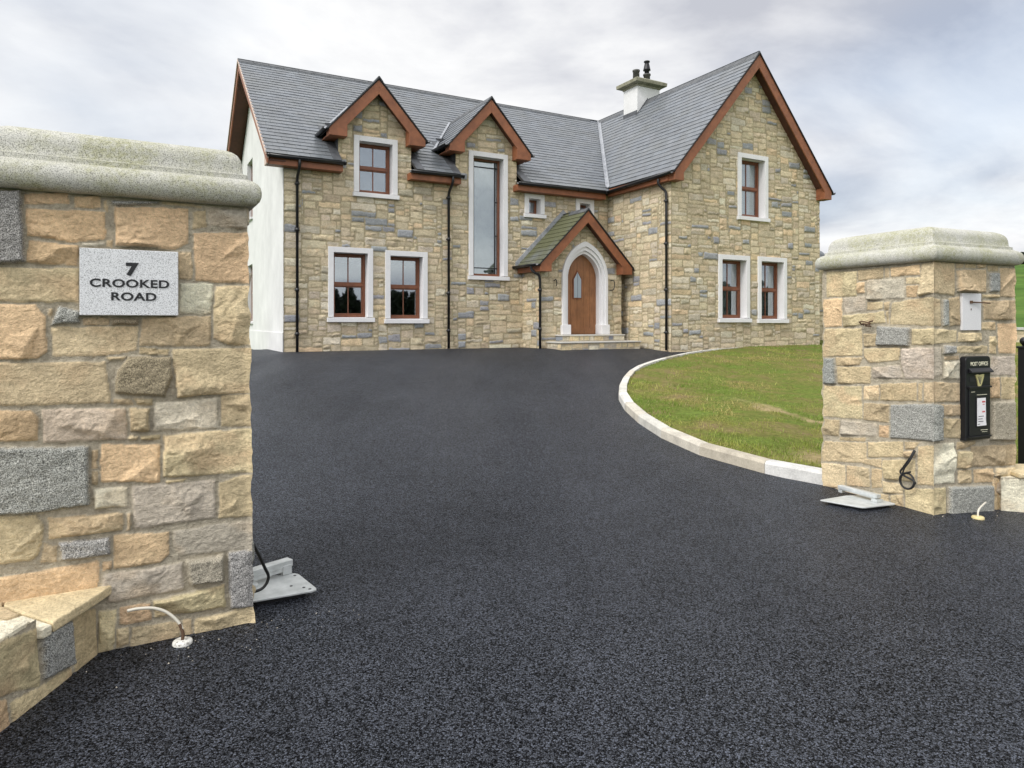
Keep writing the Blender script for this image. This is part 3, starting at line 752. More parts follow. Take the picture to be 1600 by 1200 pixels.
# ridge tiles, valley lead
def ridge(mb,p,d,L_,m,wd=.15,t=.018,seg=.45):
    """p start, d direction 'x' or 'y', m slope either side"""
    n=int(L_/seg)
    for i in range(n):
        a=i*seg+.004;b=(i+1)*seg-.004; h=.004*((i*7)%3)
        q=[(-wd,-m*wd),(0,0),(wd,-m*wd),(wd,-m*wd+t*1.4),(.012,t*1.5),(-.012,t*1.5),(-wd,-m*wd+t*1.4)]
        if d=='x': mb.prism([(p[1]+x,p[2]+z+h) for x,z in q],p[0]+a,p[0]+b,0)
        else: mb.prism([(p[0]+x,p[2]+z+h) for x,z in q],p[1]+a,p[1]+b,1)
mb=MB(HZ); ridge(mb,(-.5,4.78,9.625),'x',13.4,MSL); ridge(mb,(WC,-3.3,9.635),'y',8.1,WSL); mb.build('ridge_tile','ridge',roof)
def ribbon(mb,A,B,n1,n2,wd,lift=.022):
    A,B=Vector(A),Vector(B); t=(B-A).normalized()
    for n,s in((n1,1),(n2,-1)):
        n=Vector(n).normalized(); c=n.cross(t).normalized()*wd*s
        a,b=A+n*lift,B+n*lift; mb.add([tuple(x) for x in(a,b,b+c,a+c,a-n*.01,b-n*.01,b+c-n*.01,a+c-n*.01)],[(0,1,2,3),(4,5,6,7),(0,1,5,4),(2,3,7,6)])
mb=MB(HZ); vA=(9.72-.02,-.30,5.76); vB=(WC,4.78,9.62)
ribbon(mb,vA,vB,mn,(-WSL,0,1),.085,.03); mb.build('valley_lead','lead',roof)
# ---- gutters, fascias, downpipes
def gutter(mb,p,q,r=.062):
    p,q=Vector(p),Vector(q); t=(q-p).normalized(); c=t.cross(Vector((0,0,1))); vs=[];n=9
    for base in(p,q):
        for k in range(n):
            a=math.pi*k/(n-1); vs.append(tuple(base+c*math.cos(a)*r+Vector((0,0,-math.sin(a)*r*1.25))))
        for k in range(n-1,-1,-1):
            a=math.pi*k/(n-1); vs.append(tuple(base+c*math.cos(a)*(r-.008)+Vector((0,0,-math.sin(a)*(r-.008)*1.25))))
    m=2*n
    mb.add(vs,[tuple(range(m-1,-1,-1)),tuple(range(m,2*m))]+[(i,(i+1)%m,(i+1)%m+m,i+m) for i in range(m)])
    L_=(q-p).length; k=max(2,int(L_/.9)+1)
    for i in range(k):
        x=p+t*(L_*i/(k-1)*.96+L_*.02); mb.tube([x+c*r*1.08*math.cos(math.pi*j/6)+Vector((0,0,-math.sin(math.pi*j/6)*r*1.3)) for j in range(7)],.009,5)
for s0,s1 in((-.42,D1-.94),(D1+.88,D2-.94),(D2+.86,9.62)):
    MB(HZ).box(s0,s1,-.30,-.27,5.42,5.62).box(s0,s1,-.268,-.0,5.42,5.45).box(s0,s0+.03,-.268,-.0,5.452,5.60).box(s1-.03,s1,-.268,0,5.452,5.60).build('fascia','timber',house)
    mb=MB(HZ); gutter(mb,(s0-.04,-.37,5.645),(s1+.06 if s1<9 else s1,-.37,5.645)); mb.build('gutter','black',house,True)
MB(HZ).box(9.72,9.75,-3.02,-.27,5.53,5.74).box(9.752,9.92,-3.02,-.27,5.53,5.56).build('fascia','timber',house)
mb=MB(HZ); gutter(mb,(9.65,-.30,5.66),(9.65,-3.26,5.75)); mb.build('gutter','black',house,True)
mb=MB(HZ); gutter(mb,(16.46,-3.30,5.76),(16.46,6,5.72)); mb.build('gutter','black',house,True)
MB(HZ).box(16.32,16.35,-3.02,6,5.53,5.74).box(16.17,16.318,-3.02,6,5.53,5.56).build('fascia','timber',house)
def pipe(pts,r=.036,br=()):
    mb=MB(HZ); mb.tube(pts,r,10)
    for x,y,z in br: mb.lathe([(r*1.35,z-.045),(r*1.35,z+.045)],x,y,12); mb.box(x-.06,x+.06,y-.012+ .03,y+.012+.03,z-.02,z+.02)
    mb.build('downpipe','black',house,True)
def dpipe(s,top,bot,w=-.075):
    pipe(bez([(s,-.37,top),(s,-.37,top-.12),(s,-.30,top-.24),(s,w-.06,top-.36),(s,w,top-.46)],4)+[Vector((s,w,bot))],br=[(s,w,z) for z in(top-.55,3.9,2.4,bot+.5)])
dpipe(.30,5.6,.80); dpipe(4.40,5.6,.86)
pipe(bez([(9.66,-2.7,5.62),(9.66,-2.7,5.5),(9.74,-2.74,5.38),(9.83,-2.8,5.28),(9.845,-2.82,5.15)],4)+[Vector((9.845,-2.82,.8))],br=[(9.845,-2.82,z) for z in(5.0,3.8,2.5,1.3)])
pipe(bez([(16.46,-2.5,5.7),(16.46,-2.5,5.5),(16.38,-2.5,5.36),(16.25,-2.5,5.3),(16.25,-2.5,5.1)],4)+[Vector((16.25,-2.5,.8))],br=[(16.25,-2.5,3.)])
# ---- gable trims
def gable_trim(parent,c,ho,zt,m,bv,wf,ww,foot,fh,name='barge_board'):
    for sg in(-1,1):
        e=c+sg*ho; mb=MB(HZ)
        zb=zt-m*ho-fh; z1=zt-m*(ho-foot)-.02
        mb.prism([(c,zt),(e,zt-m*ho),(e,zb),(e-sg*foot,zb),(e-sg*foot,zt-m*(ho-foot)-bv),(c,zt-bv)],wf,wf+.04,1)
        mb.prism([(e,zt-m*ho-.03),(e-sg*foot,z1-.05),(e-sg*foot,zb+.003),(e,zb+.003)],wf+.041,ww-.003,1)
        mb.build(name,'timber',parent,bevel=.006)
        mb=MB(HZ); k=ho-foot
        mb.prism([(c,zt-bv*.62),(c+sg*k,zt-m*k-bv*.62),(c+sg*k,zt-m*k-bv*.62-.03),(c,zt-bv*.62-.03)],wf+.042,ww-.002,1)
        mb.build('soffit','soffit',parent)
        mb=MB(HZ)   # dark edge of the slates above the board
        mb.prism([(c,zt+.035),(e+sg*.05,zt-m*(ho+.05)+.035),(e+sg*.05,zt-m*(ho+.05)-.0),(c,zt+.002)],wf-.03,wf+.05,1)
        mb.build('verge','black',parent)
gable_trim(house,WC,3.30,WT-.03,WSL,.43,-3.28,-2.95,.33,.27)
# main roof gable overhang on the left
mb=MB(HZ)
for sg in(-1,1):
    P=lambda w:mz(4.78+sg*w)-.0 if sg<0 else mz(4.78-w)
    a=(4.78,mz(4.78)-.02); e=4.78+sg*5.15; ze=mz(4.78-5.15)-.02
    mb.prism([a,(e,ze),(e,ze-.24),(a[0],a[1]-.30)],-.475,-.44,0)
mb.build('barge_board','timber',house)
mb=MB(HZ)
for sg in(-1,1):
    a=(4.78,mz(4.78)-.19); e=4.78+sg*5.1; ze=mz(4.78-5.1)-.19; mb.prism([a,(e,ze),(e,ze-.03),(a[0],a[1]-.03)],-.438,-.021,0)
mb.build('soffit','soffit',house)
mb=MB(HZ)
for sg in(-1,1):
    a=(4.78,mz(4.78)+.02); e=4.78+sg*5.18; ze=mz(4.78-5.18)+.02; mb.prism([a,(e,ze),(e,ze-.055),(a[0],a[1]-.055)],-.51,-.476,0)
mb.build('verge','verge',house)
MB(HZ).prism([(-.40,5.60),(-.0,5.86),(-.0,5.42),(-.30,5.42)],-.47,-.43,0).build('barge_board','verge',house)
# ---- dormers
def gable_roof(parent,c,ho,zt,m,w0,w1,mat_l,mat_r,seed,cut=None):
    l=math.hypot(ho+.05,m*(ho+.05)); out=[]
    for sg,mt in((-1,mat_l),(1,mat_r)):
        mb=MB(HZ); e=c+sg*(ho+.06)
        slates(mb,(e,0,zt-m*(ho+.06)),(0,1,0),(-sg,0,m),(sg*m,0,1),l,lambda j,y:[(w0,w1)],seed=seed+sg,ew=.20)
        o=mb.build('roof',mt,parent,col=True); out.append(o)
    mb=MB(HZ)
    for sg in(-1,1):
        e=c+sg*(ho+.04); mb.prism([(c,zt-.014),(e,zt-m*(ho+.04)-.014),(e,zt-m*(ho+.04)-.06),(c,zt-.07)],w0+.02,w1,1)
    mb.build('roof_deck','dark',parent)
    mb=MB(HZ); ridge(mb,(c,w0,zt+.006),'y',w1-w0,m,.11); mb.build('ridge_tile','ridge',parent)
for d,sd in((D1,31),(D2,41)):
    mb=MB(HZ).box(d-.95,d+.95,1.15,1.2,6.55,6.9)
    for sg in(-1,1):
        x0,x1=sorted((d+sg*.985,d+sg*.90)); mb.prism([(.03,5.6),(1.45,7.1),(1.45,DZ-.2-DS*.95),(.03,DZ-.2-DS*.95)],x0,x1,0)
    dm=mb.build('dormer','lead_dark',house)
    gable_roof(dm,d,DH,DZ,DS,-.33,2.55,'slate','slate',sd)
    gable_trim(dm,d,DH,DZ-.03,DS,.40,-.31,0.0,.46,.19)
    for sg in(-1,1):
        mb=MB(HZ); gutter(mb,(d+sg*(DH+.10),-.30,DZ-DS*DH-.03),(d+sg*(DH+.10),.72,DZ-DS*DH-.03),.05); mb.build('gutter','black',dm,True)
        x0,x1=sorted((d+sg*DH,d+sg*.985)); MB(HZ).box(x0,x1,0,.7,DZ-DS*DH-.20,DZ-DS*DH-.17).build('soffit','timber',dm)
        mb=MB(HZ); ribbon(mb,(d+sg*(DH+.06),.66,mz(.66)+.02),(d,2.6,DZ),mn,(sg*DS,0,1),.06,.03); mb.build('valley_lead','lead',dm)
        mb=MB(HZ)   # lead apron at the foot of each cheek
        x0,x1=sorted((d+sg*.99,d+sg*1.22)); mb.prism([(-.42,mz(-.42)+.035),(1.2,mz(1.2)+.035),(1.2,mz(1.2)+.027),(-.42,mz(-.42)+.027)],x0,x1,0); mb.build('apron','lead_dark',dm)
# ---- porch
PC=8.21;PZ=4.86;PS=1.0;PH=1.60; PW=-1.05
rp=np.random.default_rng(9)
AS,AP=2.88,3.95
def arch(x,half,spring,apex):   # height of a pointed arch at offset x
    x=np.abs(x); hh=apex-spring; r=(half*half+hh*hh)/(2*half); cxx=half-r
    return spring+np.sqrt(np.maximum(r*r-(x-cxx)**2,0))
AC=8.29
def mporch(a,z):
    k=z<PZ-.12-PS*np.abs(a-PC)
    return k&~((np.abs(a-AC)<.66)&(z<arch(a-AC,.66,AS,3.80)))
sheets=[masonry('p',(0,PW),(1,0),(0,-1),6.80,9.62,.6,4.8,.022,pack(2.82,4.4,.052,(4,12),(2,4),rp,HC,.6,6.8),None,None,HZ,61,mask=mporch,edgeseed=(15,16),**G),
 masonry('p',(6.80,0),(0,1),(-1,0),PW,0,.6,3.3,.022,pack(1.05,2.8,.052,(4,12),(2,4),rp,HC,.6,PW),None,None,HZ,62,edgeseed=(15,17),ends=(1,0),**G),
 masonry('p',(9.62,0),(0,1),(1,0),PW,0,.6,3.3,.022,pack(1.05,2.8,.052,(4,12),(2,4),rp,HC,.6,PW),None,None,HZ,63,edgeseed=(16,17),ends=(1,0),**G)]
porch=join_sheets('porch',sheets,'house_stone',house)
gable_roof(porch,PC,PH,PZ,PS,-1.38,-.03,'moss_slate','slate',71)
gable_trim(porch,PC,PH,PZ-.03,PS,.36,-1.36,PW,.36,.22)
for sg in(-1,1):
    mb=MB(HZ); gutter(mb,(PC+sg*(PH+.11),-1.34,PZ-PS*PH-.03),(PC+sg*(PH+.11),0,PZ-PS*PH-.03),.055); mb.build('gutter','black',porch,True)
MB(HZ).box(6.63,6.66,-1.05,0,3.03,3.20).box(6.66,6.8,-1.05,0,3.03,3.06).build('fascia','timber',porch)
MB(HZ).box(9.76,9.79,-1.05,0,3.03,3.2).box(9.62,9.76,-1.05,0,3.03,3.06).build('fascia','timber',porch)
mb=MB(HZ)
for sg in(-1,1):
    e=PC+sg*1.66; mb.prism([(PC,PZ+.16),(e,PZ-1.66+.16),(e,PZ-1.66),(PC,PZ)],-.055,-.012,1)
mb.build('flashing','lead',porch)
pipe(bez([(6.52,-1.0,3.2),(6.52,-1.0,3.08),(6.60,-1.06,2.98),(6.70,-1.1,2.92),(6.745,-1.1,2.8)],4)+[Vector((6.745,-1.1,.8))],br=[(6.745,-1.1,2.5),(6.745,-1.1,1.4)])
# door surround: three stepped pointed orders
def arch_ring(mb,ho,hi,spo,apo,spi,api,y0,y1,zb,n=22):
    def pts(h,sp,ap):
        xs=[h*math.cos(math.pi*.5*i/n) for i in range(n+1)]
        L_=[(-h,zb)]+[(-x,float(arch(x,h,sp,ap))) for x in xs[:-1]]+[(0,ap)]
        return L_+[(-x,z) for x,z in L_[-2::-1]]
    o,i=pts(ho,spo,apo),pts(hi,spi,api); k=len(o); vs=[]
    for y in(y0,y1):
        vs+=[(AC+x,y,z) for x,z in o]+[(AC+x,y,z) for x,z in i]
    fs=[]
    for j in range(k-1):
        fs+=[(j,j+1,k+j+1,k+j),(2*k+j,3*k+j,3*k+j+1,2*k+j+1),(j,2*k+j,2*k+j+1,j+1),(k+j,k+j+1,3*k+j+1,3*k+j)]
    fs+=[(0,k,3*k,2*k),(k-1,3*k-1,4*k-1,2*k-1)]
    mb.add(vs,fs)
mb=MB(HZ); arch_ring(mb,.80,.70,AS,AP,AS,3.80,-1.13,-.80,1.24); arch_ring(mb,.699,.62,AS,3.798,AS,3.685,-1.085,-.80,1.24); arch_ring(mb,.619,.56,AS,3.683,AS,3.60,-1.03,-.80,1.24)
for sg in(-1,1):
    x0,x1=sorted((AC+sg*.545,AC+sg*.835)); mb.box(x0,x1,-1.17,-.82,1.238,1.52)
sur=mb.build('door_surround','trim',porch,bevel=.008)
mb=MB(HZ); n=24; xs=np.linspace(-.57,.57,11); zt=lambda x:float(arch(np.array(x),.60,AS,3.66))
for i in range(5):
    a,b=-.57+i*.228+.003,-.57+(i+1)*.228-.003; q=[(AC+a,1.24),(AC+b,1.24)]+[(AC+a+(b-a)*(1-j/6),zt(a+(b-a)*(1-j/6))) for j in range(7)]
    mb.prism(q,-.83,-.77,1)
mb.box(AC-.57,AC+.57,-.845,-.832,1.24,1.42)
for a in(-.57,.50): mb.box(AC+a,AC+a+.07,-.842,-.832,1.24,3.05)
door=mb.build('door','door',house,bevel=.003)
mb=MB(HZ); mb.prism([(8.02,2.28),(8.33,2.28),(8.33,2.86),(8.175,3.12),(8.02,2.86)],-.858,-.80,1); mb.build('glazing_bead','frame',door)
mb=MB(HZ); mb.prism([(8.05,2.31),(8.30,2.31),(8.30,2.85),(8.175,3.06),(8.05,2.85)],-.866,-.859,1); mb.build('pane','frost',door)
MB(HZ).box(8.17,8.18,-.870,-.8665,2.32,3.03).build('lead_strip','ridge',door)
MB(HZ).lathe([(.028,2.06),(.028,2.075)],7.80,-.875,10).box(7.785,7.815,-.875,-.845,1.95,2.12).build('handle','iron',door)
# steps
sp=np.random.default_rng(12)
for s0,s1,w0,z0,z1 in((7.30,9.43,-1.42,1.05,1.235),(7.00,9.73,-1.80,.7,1.045)):
    tr=MB(HZ).box(s0-.04,s1+.04,w0-.04,PW-.001 if z1>1.2 else PW-.0015,z1-.035,z1).build('step','step',house,bevel=.008)
    zt_=z1-.036; sh=[]
    for (c,d,nn,a0,a1) in(((0,w0),(1,0),(0,-1),s0,s1),((s0,0),(0,1),(-1,0),w0,PW),((s1,0),(0,1),(1,0),w0,PW)):
        pk=pack(a1-a0,zt_-z0,.05,(3,8),(3,7),sp,{'b':30,'w':25,'t':20,'d':8,'p':10,'o':5},z0,a0,.6)
        sh.append(masonry('s',c,d,nn,a0,a1,z0,zt_,.022,pk,None,None,HZ,int(sp.integers(1,999)),depth=(.008,.018),edge=.025,warp=.006,frac=.006,edgeseed=(3,4)))
    join_sheets('riser',sh,'house_stone',tr)
# ---- windows
def window(parent,c,y,z0,wd,ht,rot=0.,kind='sash',depth=.22,side=True,curtain=0):
    t=.14; sill=.13; x0,x1=-wd/2+t,wd/2-t; a,b=sill,ht-t   # clear opening
    mb=MB(); f=.065
    mb.box(x0,x0+f,depth,depth+.08,a,b); mb.box(x1-f,x1,depth,depth+.08,a,b); mb.box(x0+f,x1-f,depth,depth+.08,a,a+f); mb.box(x0+f,x1-f,depth,depth+.08,b-f,b)
    xi0,xi1=x0+f,x1-f; zm=a+(b-a)*.51
    if kind=='sash':
        mb.box(xi0,xi1,depth-.015,depth+.07,zm-.035,zm+.035)
        for zz0,zz1,yy in((a+f,zm-.035,depth+.012),(zm+.035,b-f,depth+.03)):
            mb.box(xi0,xi0+.03,yy,yy+.04,zz0,zz1); mb.box(xi1-.03,xi1,yy,yy+.04,zz0,zz1); mb.box(xi0+.03,xi1-.03,yy,yy+.04,zz0,zz0+.035); mb.box(xi0+.03,xi1-.03,yy,yy+.04,zz1-.03,zz1)
    w=mb.build('window','frame',parent,bevel=.005); w.location=(c,y,z0-HZ); w.rotation_euler=(0,0,rot)
    mb=MB(); xm=(xi0+xi1)/2; yp=depth+.045
    if kind=='sash': mb.box(xm-.014,xm+.014,yp-.012,yp+.02,a+f+.035,zm-.035); mb.box(xm-.014,xm+.014,yp-.012,yp+.02,zm+.07,b-f-.03); mb.build('glazing_bar','frame',w)
    elif kind=='tall':
        for x in(xi0+.075,xi1-.075): mb.box(x-.013,x+.013,yp-.02,yp+.02,a+f,b-f)
        for z in(a+f+.17,b-f-.17): mb.box(xi0,xi1,yp-.024,yp+.018,z-.013,z+.013)
        for z in(a+(b-a)*.35,a+(b-a)*.64):
            mb.box(xi0,xi0+.075,yp-.022,yp+.018,z-.013,z+.013); mb.box(xi1-.075,xi1,yp-.022,yp+.018,z-.013,z+.013)
        mb.build('glazing_bar','iron',w)
    MB().box(xi0,xi1,yp,yp+.006,a+f,b-f).build('pane','glass',w)
    if side:
        mb=MB(); ya,yb=-.045,depth-.002
        mb.box(-wd/2,x0,ya,yb,sill,ht); mb.box(x1,wd/2,ya,yb,sill,ht); mb.box(x0,x1,ya,yb,b,ht); mb.build('surround','trim',w,bevel=.006)
        mb=MB(); mb.box(x0+.08,x1-.08,-.043,-.015,b-.012,b-.0005); mb.build('drip','lead_dark',w)
        MB().prism([(-.095,0),(depth,0),(depth,sill),(-.095,sill-.02)],-wd/2-.03,wd/2+.035,0).build('sill','trim',w,bevel=.006)
    else: MB().prism([(-.07,.05),(depth,.05),(depth,sill),(-.07,sill-.02)],-wd/2+.06,wd/2-.06,0).build('sill','trim',w)
    mb=MB(); y0,y1=depth+.09,depth+.34
    mb.box(x0-.03,x0,y0,y1,a-.03,b+.03); mb.box(x1,x1+.03,y0,y1,a-.03,b+.03); mb.box(x0,x1,y0,y1,b,b+.03); mb.box(x0,x1,y0,y1,a-.03,a); mb.build('reveal','plaster',w)
    if curtain:
        mb=MB(); n=14; k0,k1=(x0,x1) if curtain==2 else (x1-.34,x1)
        vs=[];
        for i in range(n+1):
            x=k0+(k1-k0)*i/n; yy=(depth+.125 if curtain==2 else y1+.03)+.018*math.sin(i*1.9); vs+=[(x,yy,a),(x,yy,b)]
        mb.add(vs,[(2*i,2*i+2,2*i+3,2*i+1) for i in range(n)]); mb.build('curtain','curtain',w,True)
    return w
for i,(s0,s1,z0,z1) in enumerate(WIN):
    window(house,(s0+s1)/2,0,z0,s1-s0,z1-z0,kind=('tall' if i==3 else 'plain' if i>3 else 'sash'),curtain=(2 if i==3 else 0))  # tall window: a pale sheet added behind the pane to make its glass read bright
for i,(s0,s1,z0,z1) in enumerate(WWIN): window(house,(s0+s1)/2,-2.95,z0,s1-s0,z1-z0,curtain=(2,1,1)[i])
for w0,w1,z0,z1 in gw: window(house,-.02,(w0+w1)/2,z0-.13,w1-w0+.28,z1-z0+.27,rot=R(-90),side=False,depth=.13)
# ---- chimney, lamp, cable tails
CH=(12.58,13.62,1.81,2.60); ct=10.20
chm=MB(HZ).box(CH[0],CH[1],CH[2],CH[3],8.6,ct).build('chimney','render',house,bevel=.01)
def ring(a,z): return [(CH[0]-a,CH[2]-a,z),(CH[1]+a,CH[2]-a,z),(CH[1]+a,CH[3]+a,z),(CH[0]-a,CH[3]+a,z)]
mb=MB(HZ); vs=ring(.03,ct-.10)+ring(.03,ct-.03)+ring(.19,ct+.0)+ring(.20,ct+.12)+ring(.03,ct+.21)
mb.add(vs,[(3,2,1,0),(16,17,18,19)]+[(4*l+i,4*l+(i+1)%4,4*l+4+(i+1)%4,4*l+4+i) for l in range(4) for i in range(4)]); mb.build('cap','mosscap',chm,bevel=.01)
cy=(CH[2]+CH[3])/2
MB(HZ).lathe([(.125,ct+.15),(.115,ct+.56),(.135,ct+.565),(.135,ct+.62),(.10,ct+.62),(.10,ct+.4)],12.85,cy,18).build('pot','pot',chm,True)
pot=MB(HZ).lathe([(.125,ct+.15),(.115,ct+.50),(.14,ct+.505),(.14,ct+.56),(.10,ct+.565)],13.35,cy,18).build('pot','pot',chm,True)
MB(HZ).lathe([(.085,ct+.54),(.085,ct+.68),(.14,ct+.70),(.13,ct+.74),(.095,ct+.90),(.075,ct+.98),(.11,ct+1.0),(.11,ct+1.04),(.03,ct+1.06)],13.35,cy,18).build('cowl','iron',chm,True)
mb=MB(HZ); mb.prism([(CH[0]-.09,9.02),(CH[0],9.12),(WC,9.72),(WC,9.66),(CH[0],9.04)],CH[2]-.03,CH[2]-.002,1); mb.box(CH[0]-.02,CH[0]-.002,CH[2],CH[3],9.02,9.22); mb.build('flashing','lead_dark',chm)
MB(HZ).box(-.15,-.02,1.02,1.12,6.20,6.28).prism([(.98,6.05),(1.16,6.05),(1.12,6.2),(1.02,6.2)],-.17,-.08,0).build('security_light','black',house)
for s,pts in((7.22,[(7.22,-1.07,2.78),(7.24,-1.16,2.80),(7.27,-1.15,2.70),(7.27,-1.12,2.62)]),(9.28,[(9.22,-1.07,2.84),(9.27,-1.17,2.82),(9.30,-1.16,2.68),(9.26,-1.15,2.56),(9.15,-1.12,2.54)])):
    MB(HZ).tube(bez(pts,5),.014,6).build('wire_tail','rubber',porch,True)
# ---- annex with a lean-to slate roof behind the wing's right corner
an=join_sheets('annex',[masonry('x',(0,-1.6),(1,0),(0,-1),16.2,18.22,.6,3.9,.03,pack(2.02,3.4,.06,(4,9),(2,4),rng,HC,.6,16.2),None,None,HZ,81,**G),
  masonry('x',(18.22,0),(0,1),(1,0),-1.6,4,.6,3.7,.05,pack(5.6,3.4,.08,(4,9),(2,4),rng,HC,.6,-1.6),None,None,HZ,82,**G)],'house_stone',house)
mb=MB(HZ); slates(mb,(16.2,-1.8,3.82),(1,0,0),(0,1,.9),(0,-.9,1),2.9,lambda j,y:[(0,2.24-y*.74)],seed=9); mb.build('roof','slate',an,col=True)
mb=MB(HZ); mb.cur=(.15,.156,.174,0); mb.add([(16.2,-1.78,3.80),(18.42,-1.78,3.80),(16.22,.42,5.78),(16.2,.42,5.78),(18.42,4,3.80),(16.2,4,3.80)],[(0,1,2,3),(1,4,2),(2,4,5,3),(0,5,4,1)]); mb.build('roof_deck','slate',an,col=True)
mb=MB(HZ); gutter(mb,(16.25,-1.87,3.80),(18.46,-1.87,3.80)); mb.build('gutter','black',an,True)
MB(HZ).tube([(18.27,-1.68,3.75),(18.27,-1.68,.7)],.045,8).build('downpipe','black',an,True)
# ---------------------------------------------------------------- gate pillars
def fr(yaw): a=R(yaw); return np.array([math.cos(a),math.sin(a)]),np.array([-math.sin(a),math.cos(a)])
YL,YR=29.5,24.5; UL,VL=fr(YL); UR,VR=fr(YR); CL=np.array([-1.39,3.65]); CR=np.array([3.49,5.67])
PC_={'b':34,'t':28,'o':12,'p':10,'w':6,'g':8,'h':2}
PG=dict(depth=(.020,.046),edge=.010,warp=.006,frac=.012)
def cap(parent,x0,x1,y0,y1,zb,hh=1.):
    pr=[(-.06,0),(.035,0),(.054,.006),(.068,.022),(.076,.045),(.077,.07),(.072,.095),(.060,.115),(.042,.130),(.026,.138),(.018,.141),(.016,.148),(.014,.166),(.0,.170),(-.006,.180),(-.010,.225),(-.017,.252),(-.030,.275),(-.052,.294),(-.082,.308),(-.12,.317),(-.19,.322),(-.5,.326)]
    mb=MB(); vs=[]; n=14
    for d,z in pr:
        z*=hh; d-=.028; X0,X1,Y0,Y1=x0-d,x1+d,y0-d,y1+d; rc=.012
        c=[(X0,Y0,0),(X1,Y0,90),(X1,Y1,180),(X0,Y1,270)]
        for (x,y,a0),(sx,sy) in zip(c,((1,1),(-1,1),(-1,-1),(1,-1))):
            for k in range(4):
                a=R(a0+180+k*30); vs.append((x+sx*rc+rc*math.cos(a),y+sy*rc+rc*math.sin(a),z+zb))
    m=16; fs=[(i*m+k,i*m+(k+1)%m,(i+1)*m+(k+1)%m,(i+1)*m+k) for i in range(len(pr)-1) for k in range(m)]
    fs+=[tuple(range(m-1,-1,-1)),tuple(range((len(pr)-1)*m,len(pr)*m))]
    mb.add(vs,fs); o=mb.build('cap','granite',parent)
    o.data.shade_smooth(); e=o.modifiers.new('edge','EDGE_SPLIT'); e.split_angle=R(35)
    return o
S=1.12
def sides(x0,x1,y0,y1,skip,seeds,z1,rngs):
    i=.024; x0+=i;x1-=i;y0+=i;y1-=i
    out=[]; fc=[((0,y0),(1,0),(0,-1),x0,x1),((x1,0),(0,1),(1,0),y0,y1),((0,y1),(1,0),(0,1),x0,x1),((x0,0),(0,1),(-1,0),y0,y1)]
    es=[(seeds[0],seeds[1]),(seeds[1],seeds[2]),(seeds[3],seeds[2]),(seeds[0],seeds[3])]
    for k,(c,d,n,a0,a1) in enumerate(fc):
        if k in skip:
            out.append(masonry('q',c,d,n,a0,a1,-.16,z1,.0065,skip[k],None,None,0,100+k,edgeseed=es[k],**PG))
        else:
            out.append(masonry('q',c,d,n,a0,a1,-.16,z1,.014,pack(a1-a0,z1+.16,.042,(4,10),(2,6),rngs,PC_,-.16,a0,.45),None,None,0,120+k,edgeseed=es[k],**PG))
    return out
pl=thing('gate_pillar',(CL[0],CL[1],0),R(YL),'tall sandstone gate pillar carrying the granite 7 CROOKED ROAD plaque, under a lichened cap','gate pillar','stone pillars of the gateway')
sh=sides(-S-.06,0,0,S+.03,{0:parse(LP)},(41,42,43,44),2.225,np.random.default_rng(5))
shaft=join_sheets('shaft',sh,'stone',pl)
for vv in shaft.data.vertices: pass
co=np.empty(len(shaft.data.vertices)*3,np.float32); shaft.data.vertices.foreach_get('co',co); co=co.reshape(-1,3)
k=1+.022*(1.1-co[:,2]); co[:,0]=(co[:,0]+.56)*k-.56; co[:,1]=(co[:,1]-.56)*k+.56; shaft.data.vertices.foreach_set('co',co.ravel()); shaft.data.update()
cap(pl,-S-.06,0,0,S+.03,2.215)
pq=MB().box(-.772,-.350,-.022,.05,1.632,1.953).build('name_plaque','plaque',pl,bevel=.003)
mb=text_obj('lettering','7',.080,'letter',pq,1.2,.0045); mb.location=(-.556,-.0232,1.855)
mb=text_obj('lettering','CROOKED',.0535,'letter',pq,1.27,.0014,sp=1.06); mb.location=(-.561,-.0232,1.786)
mb=text_obj('lettering','ROAD',.0535,'letter',pq,1.27,.0014,sp=1.06); mb.location=(-.546,-.0232,1.722)
pr_=thing('gate_pillar',(CR[0],CR[1],0),R(YR),'sandstone gate pillar with the black post box and small white panel let into it','gate pillar','stone pillars of the gateway')
sh=sides(0,S,0,S,{0:parse(RF),3:parse(RS)},(51,52,53,54),2.115,np.random.default_rng(6))
join_sheets('shaft',sh,'stone',pr_); cap(pr_,0,S,0,S,2.105,.98)
ip=MB().box(.377,.632,.004,.05,1.529,1.845).build('inset_panel','trim',pr_,bevel=.002)
MB().tube([(.485,0.,1.77),(.62,-.03,1.765),(.69,-.035,1.762)],.006,6).lathe([(.012,1.758),(.012,1.782)],.485,-.004,10).box(.488,.498,.002,.0045,1.70,1.716).build('screw','twig',ip)
# ---------------------------------------------------------------- post box
def world(C,u,v,x,y): p=C+x*u+y*v; return p
bx=world(CR,UR,VR,.5425,.034); zb=.59
pb=thing('post_box',(bx[0],bx[1],zb),R(YR),'narrow black wall post box lettered POST OFFICE with a gold harp and white notice','post box')
w2=.168; H_=.716
def rrect(x0,x1,z0,z1,r,top=True):
    o=[(x0,z0),(x1,z0)]
    for cx,a0 in((x1-r,0),(x0+r,90)): o+=[(cx+r*math.cos(R(a0+i*15)),z1-r+r*math.sin(R(a0+i*15))) for i in range(7)]
    return o
MB().prism(rrect(-w2,w2,0,H_,.035),-.060,.03,1).build('body','iron',pb,bevel=.006)
mb=MB(); mb.prism(rrect(-w2+.035,w2-.018,.04,H_-.27,.004),-.068,-.061,1); mb.box(-w2+.02,w2-.01,-.080,-.0605,H_-.272,H_-.255); mb.box(-w2+.02,w2-.012,-.078,-.0605,.022,.036); mb.build('door','iron',pb,bevel=.002)
MB().prism([(-.061,H_-.10),(-.061,H_-.145),(-.092,H_-.138),(-.090,H_-.127)],-w2+.035,w2-.004,0).build('hood','iron',pb,bevel=.002)
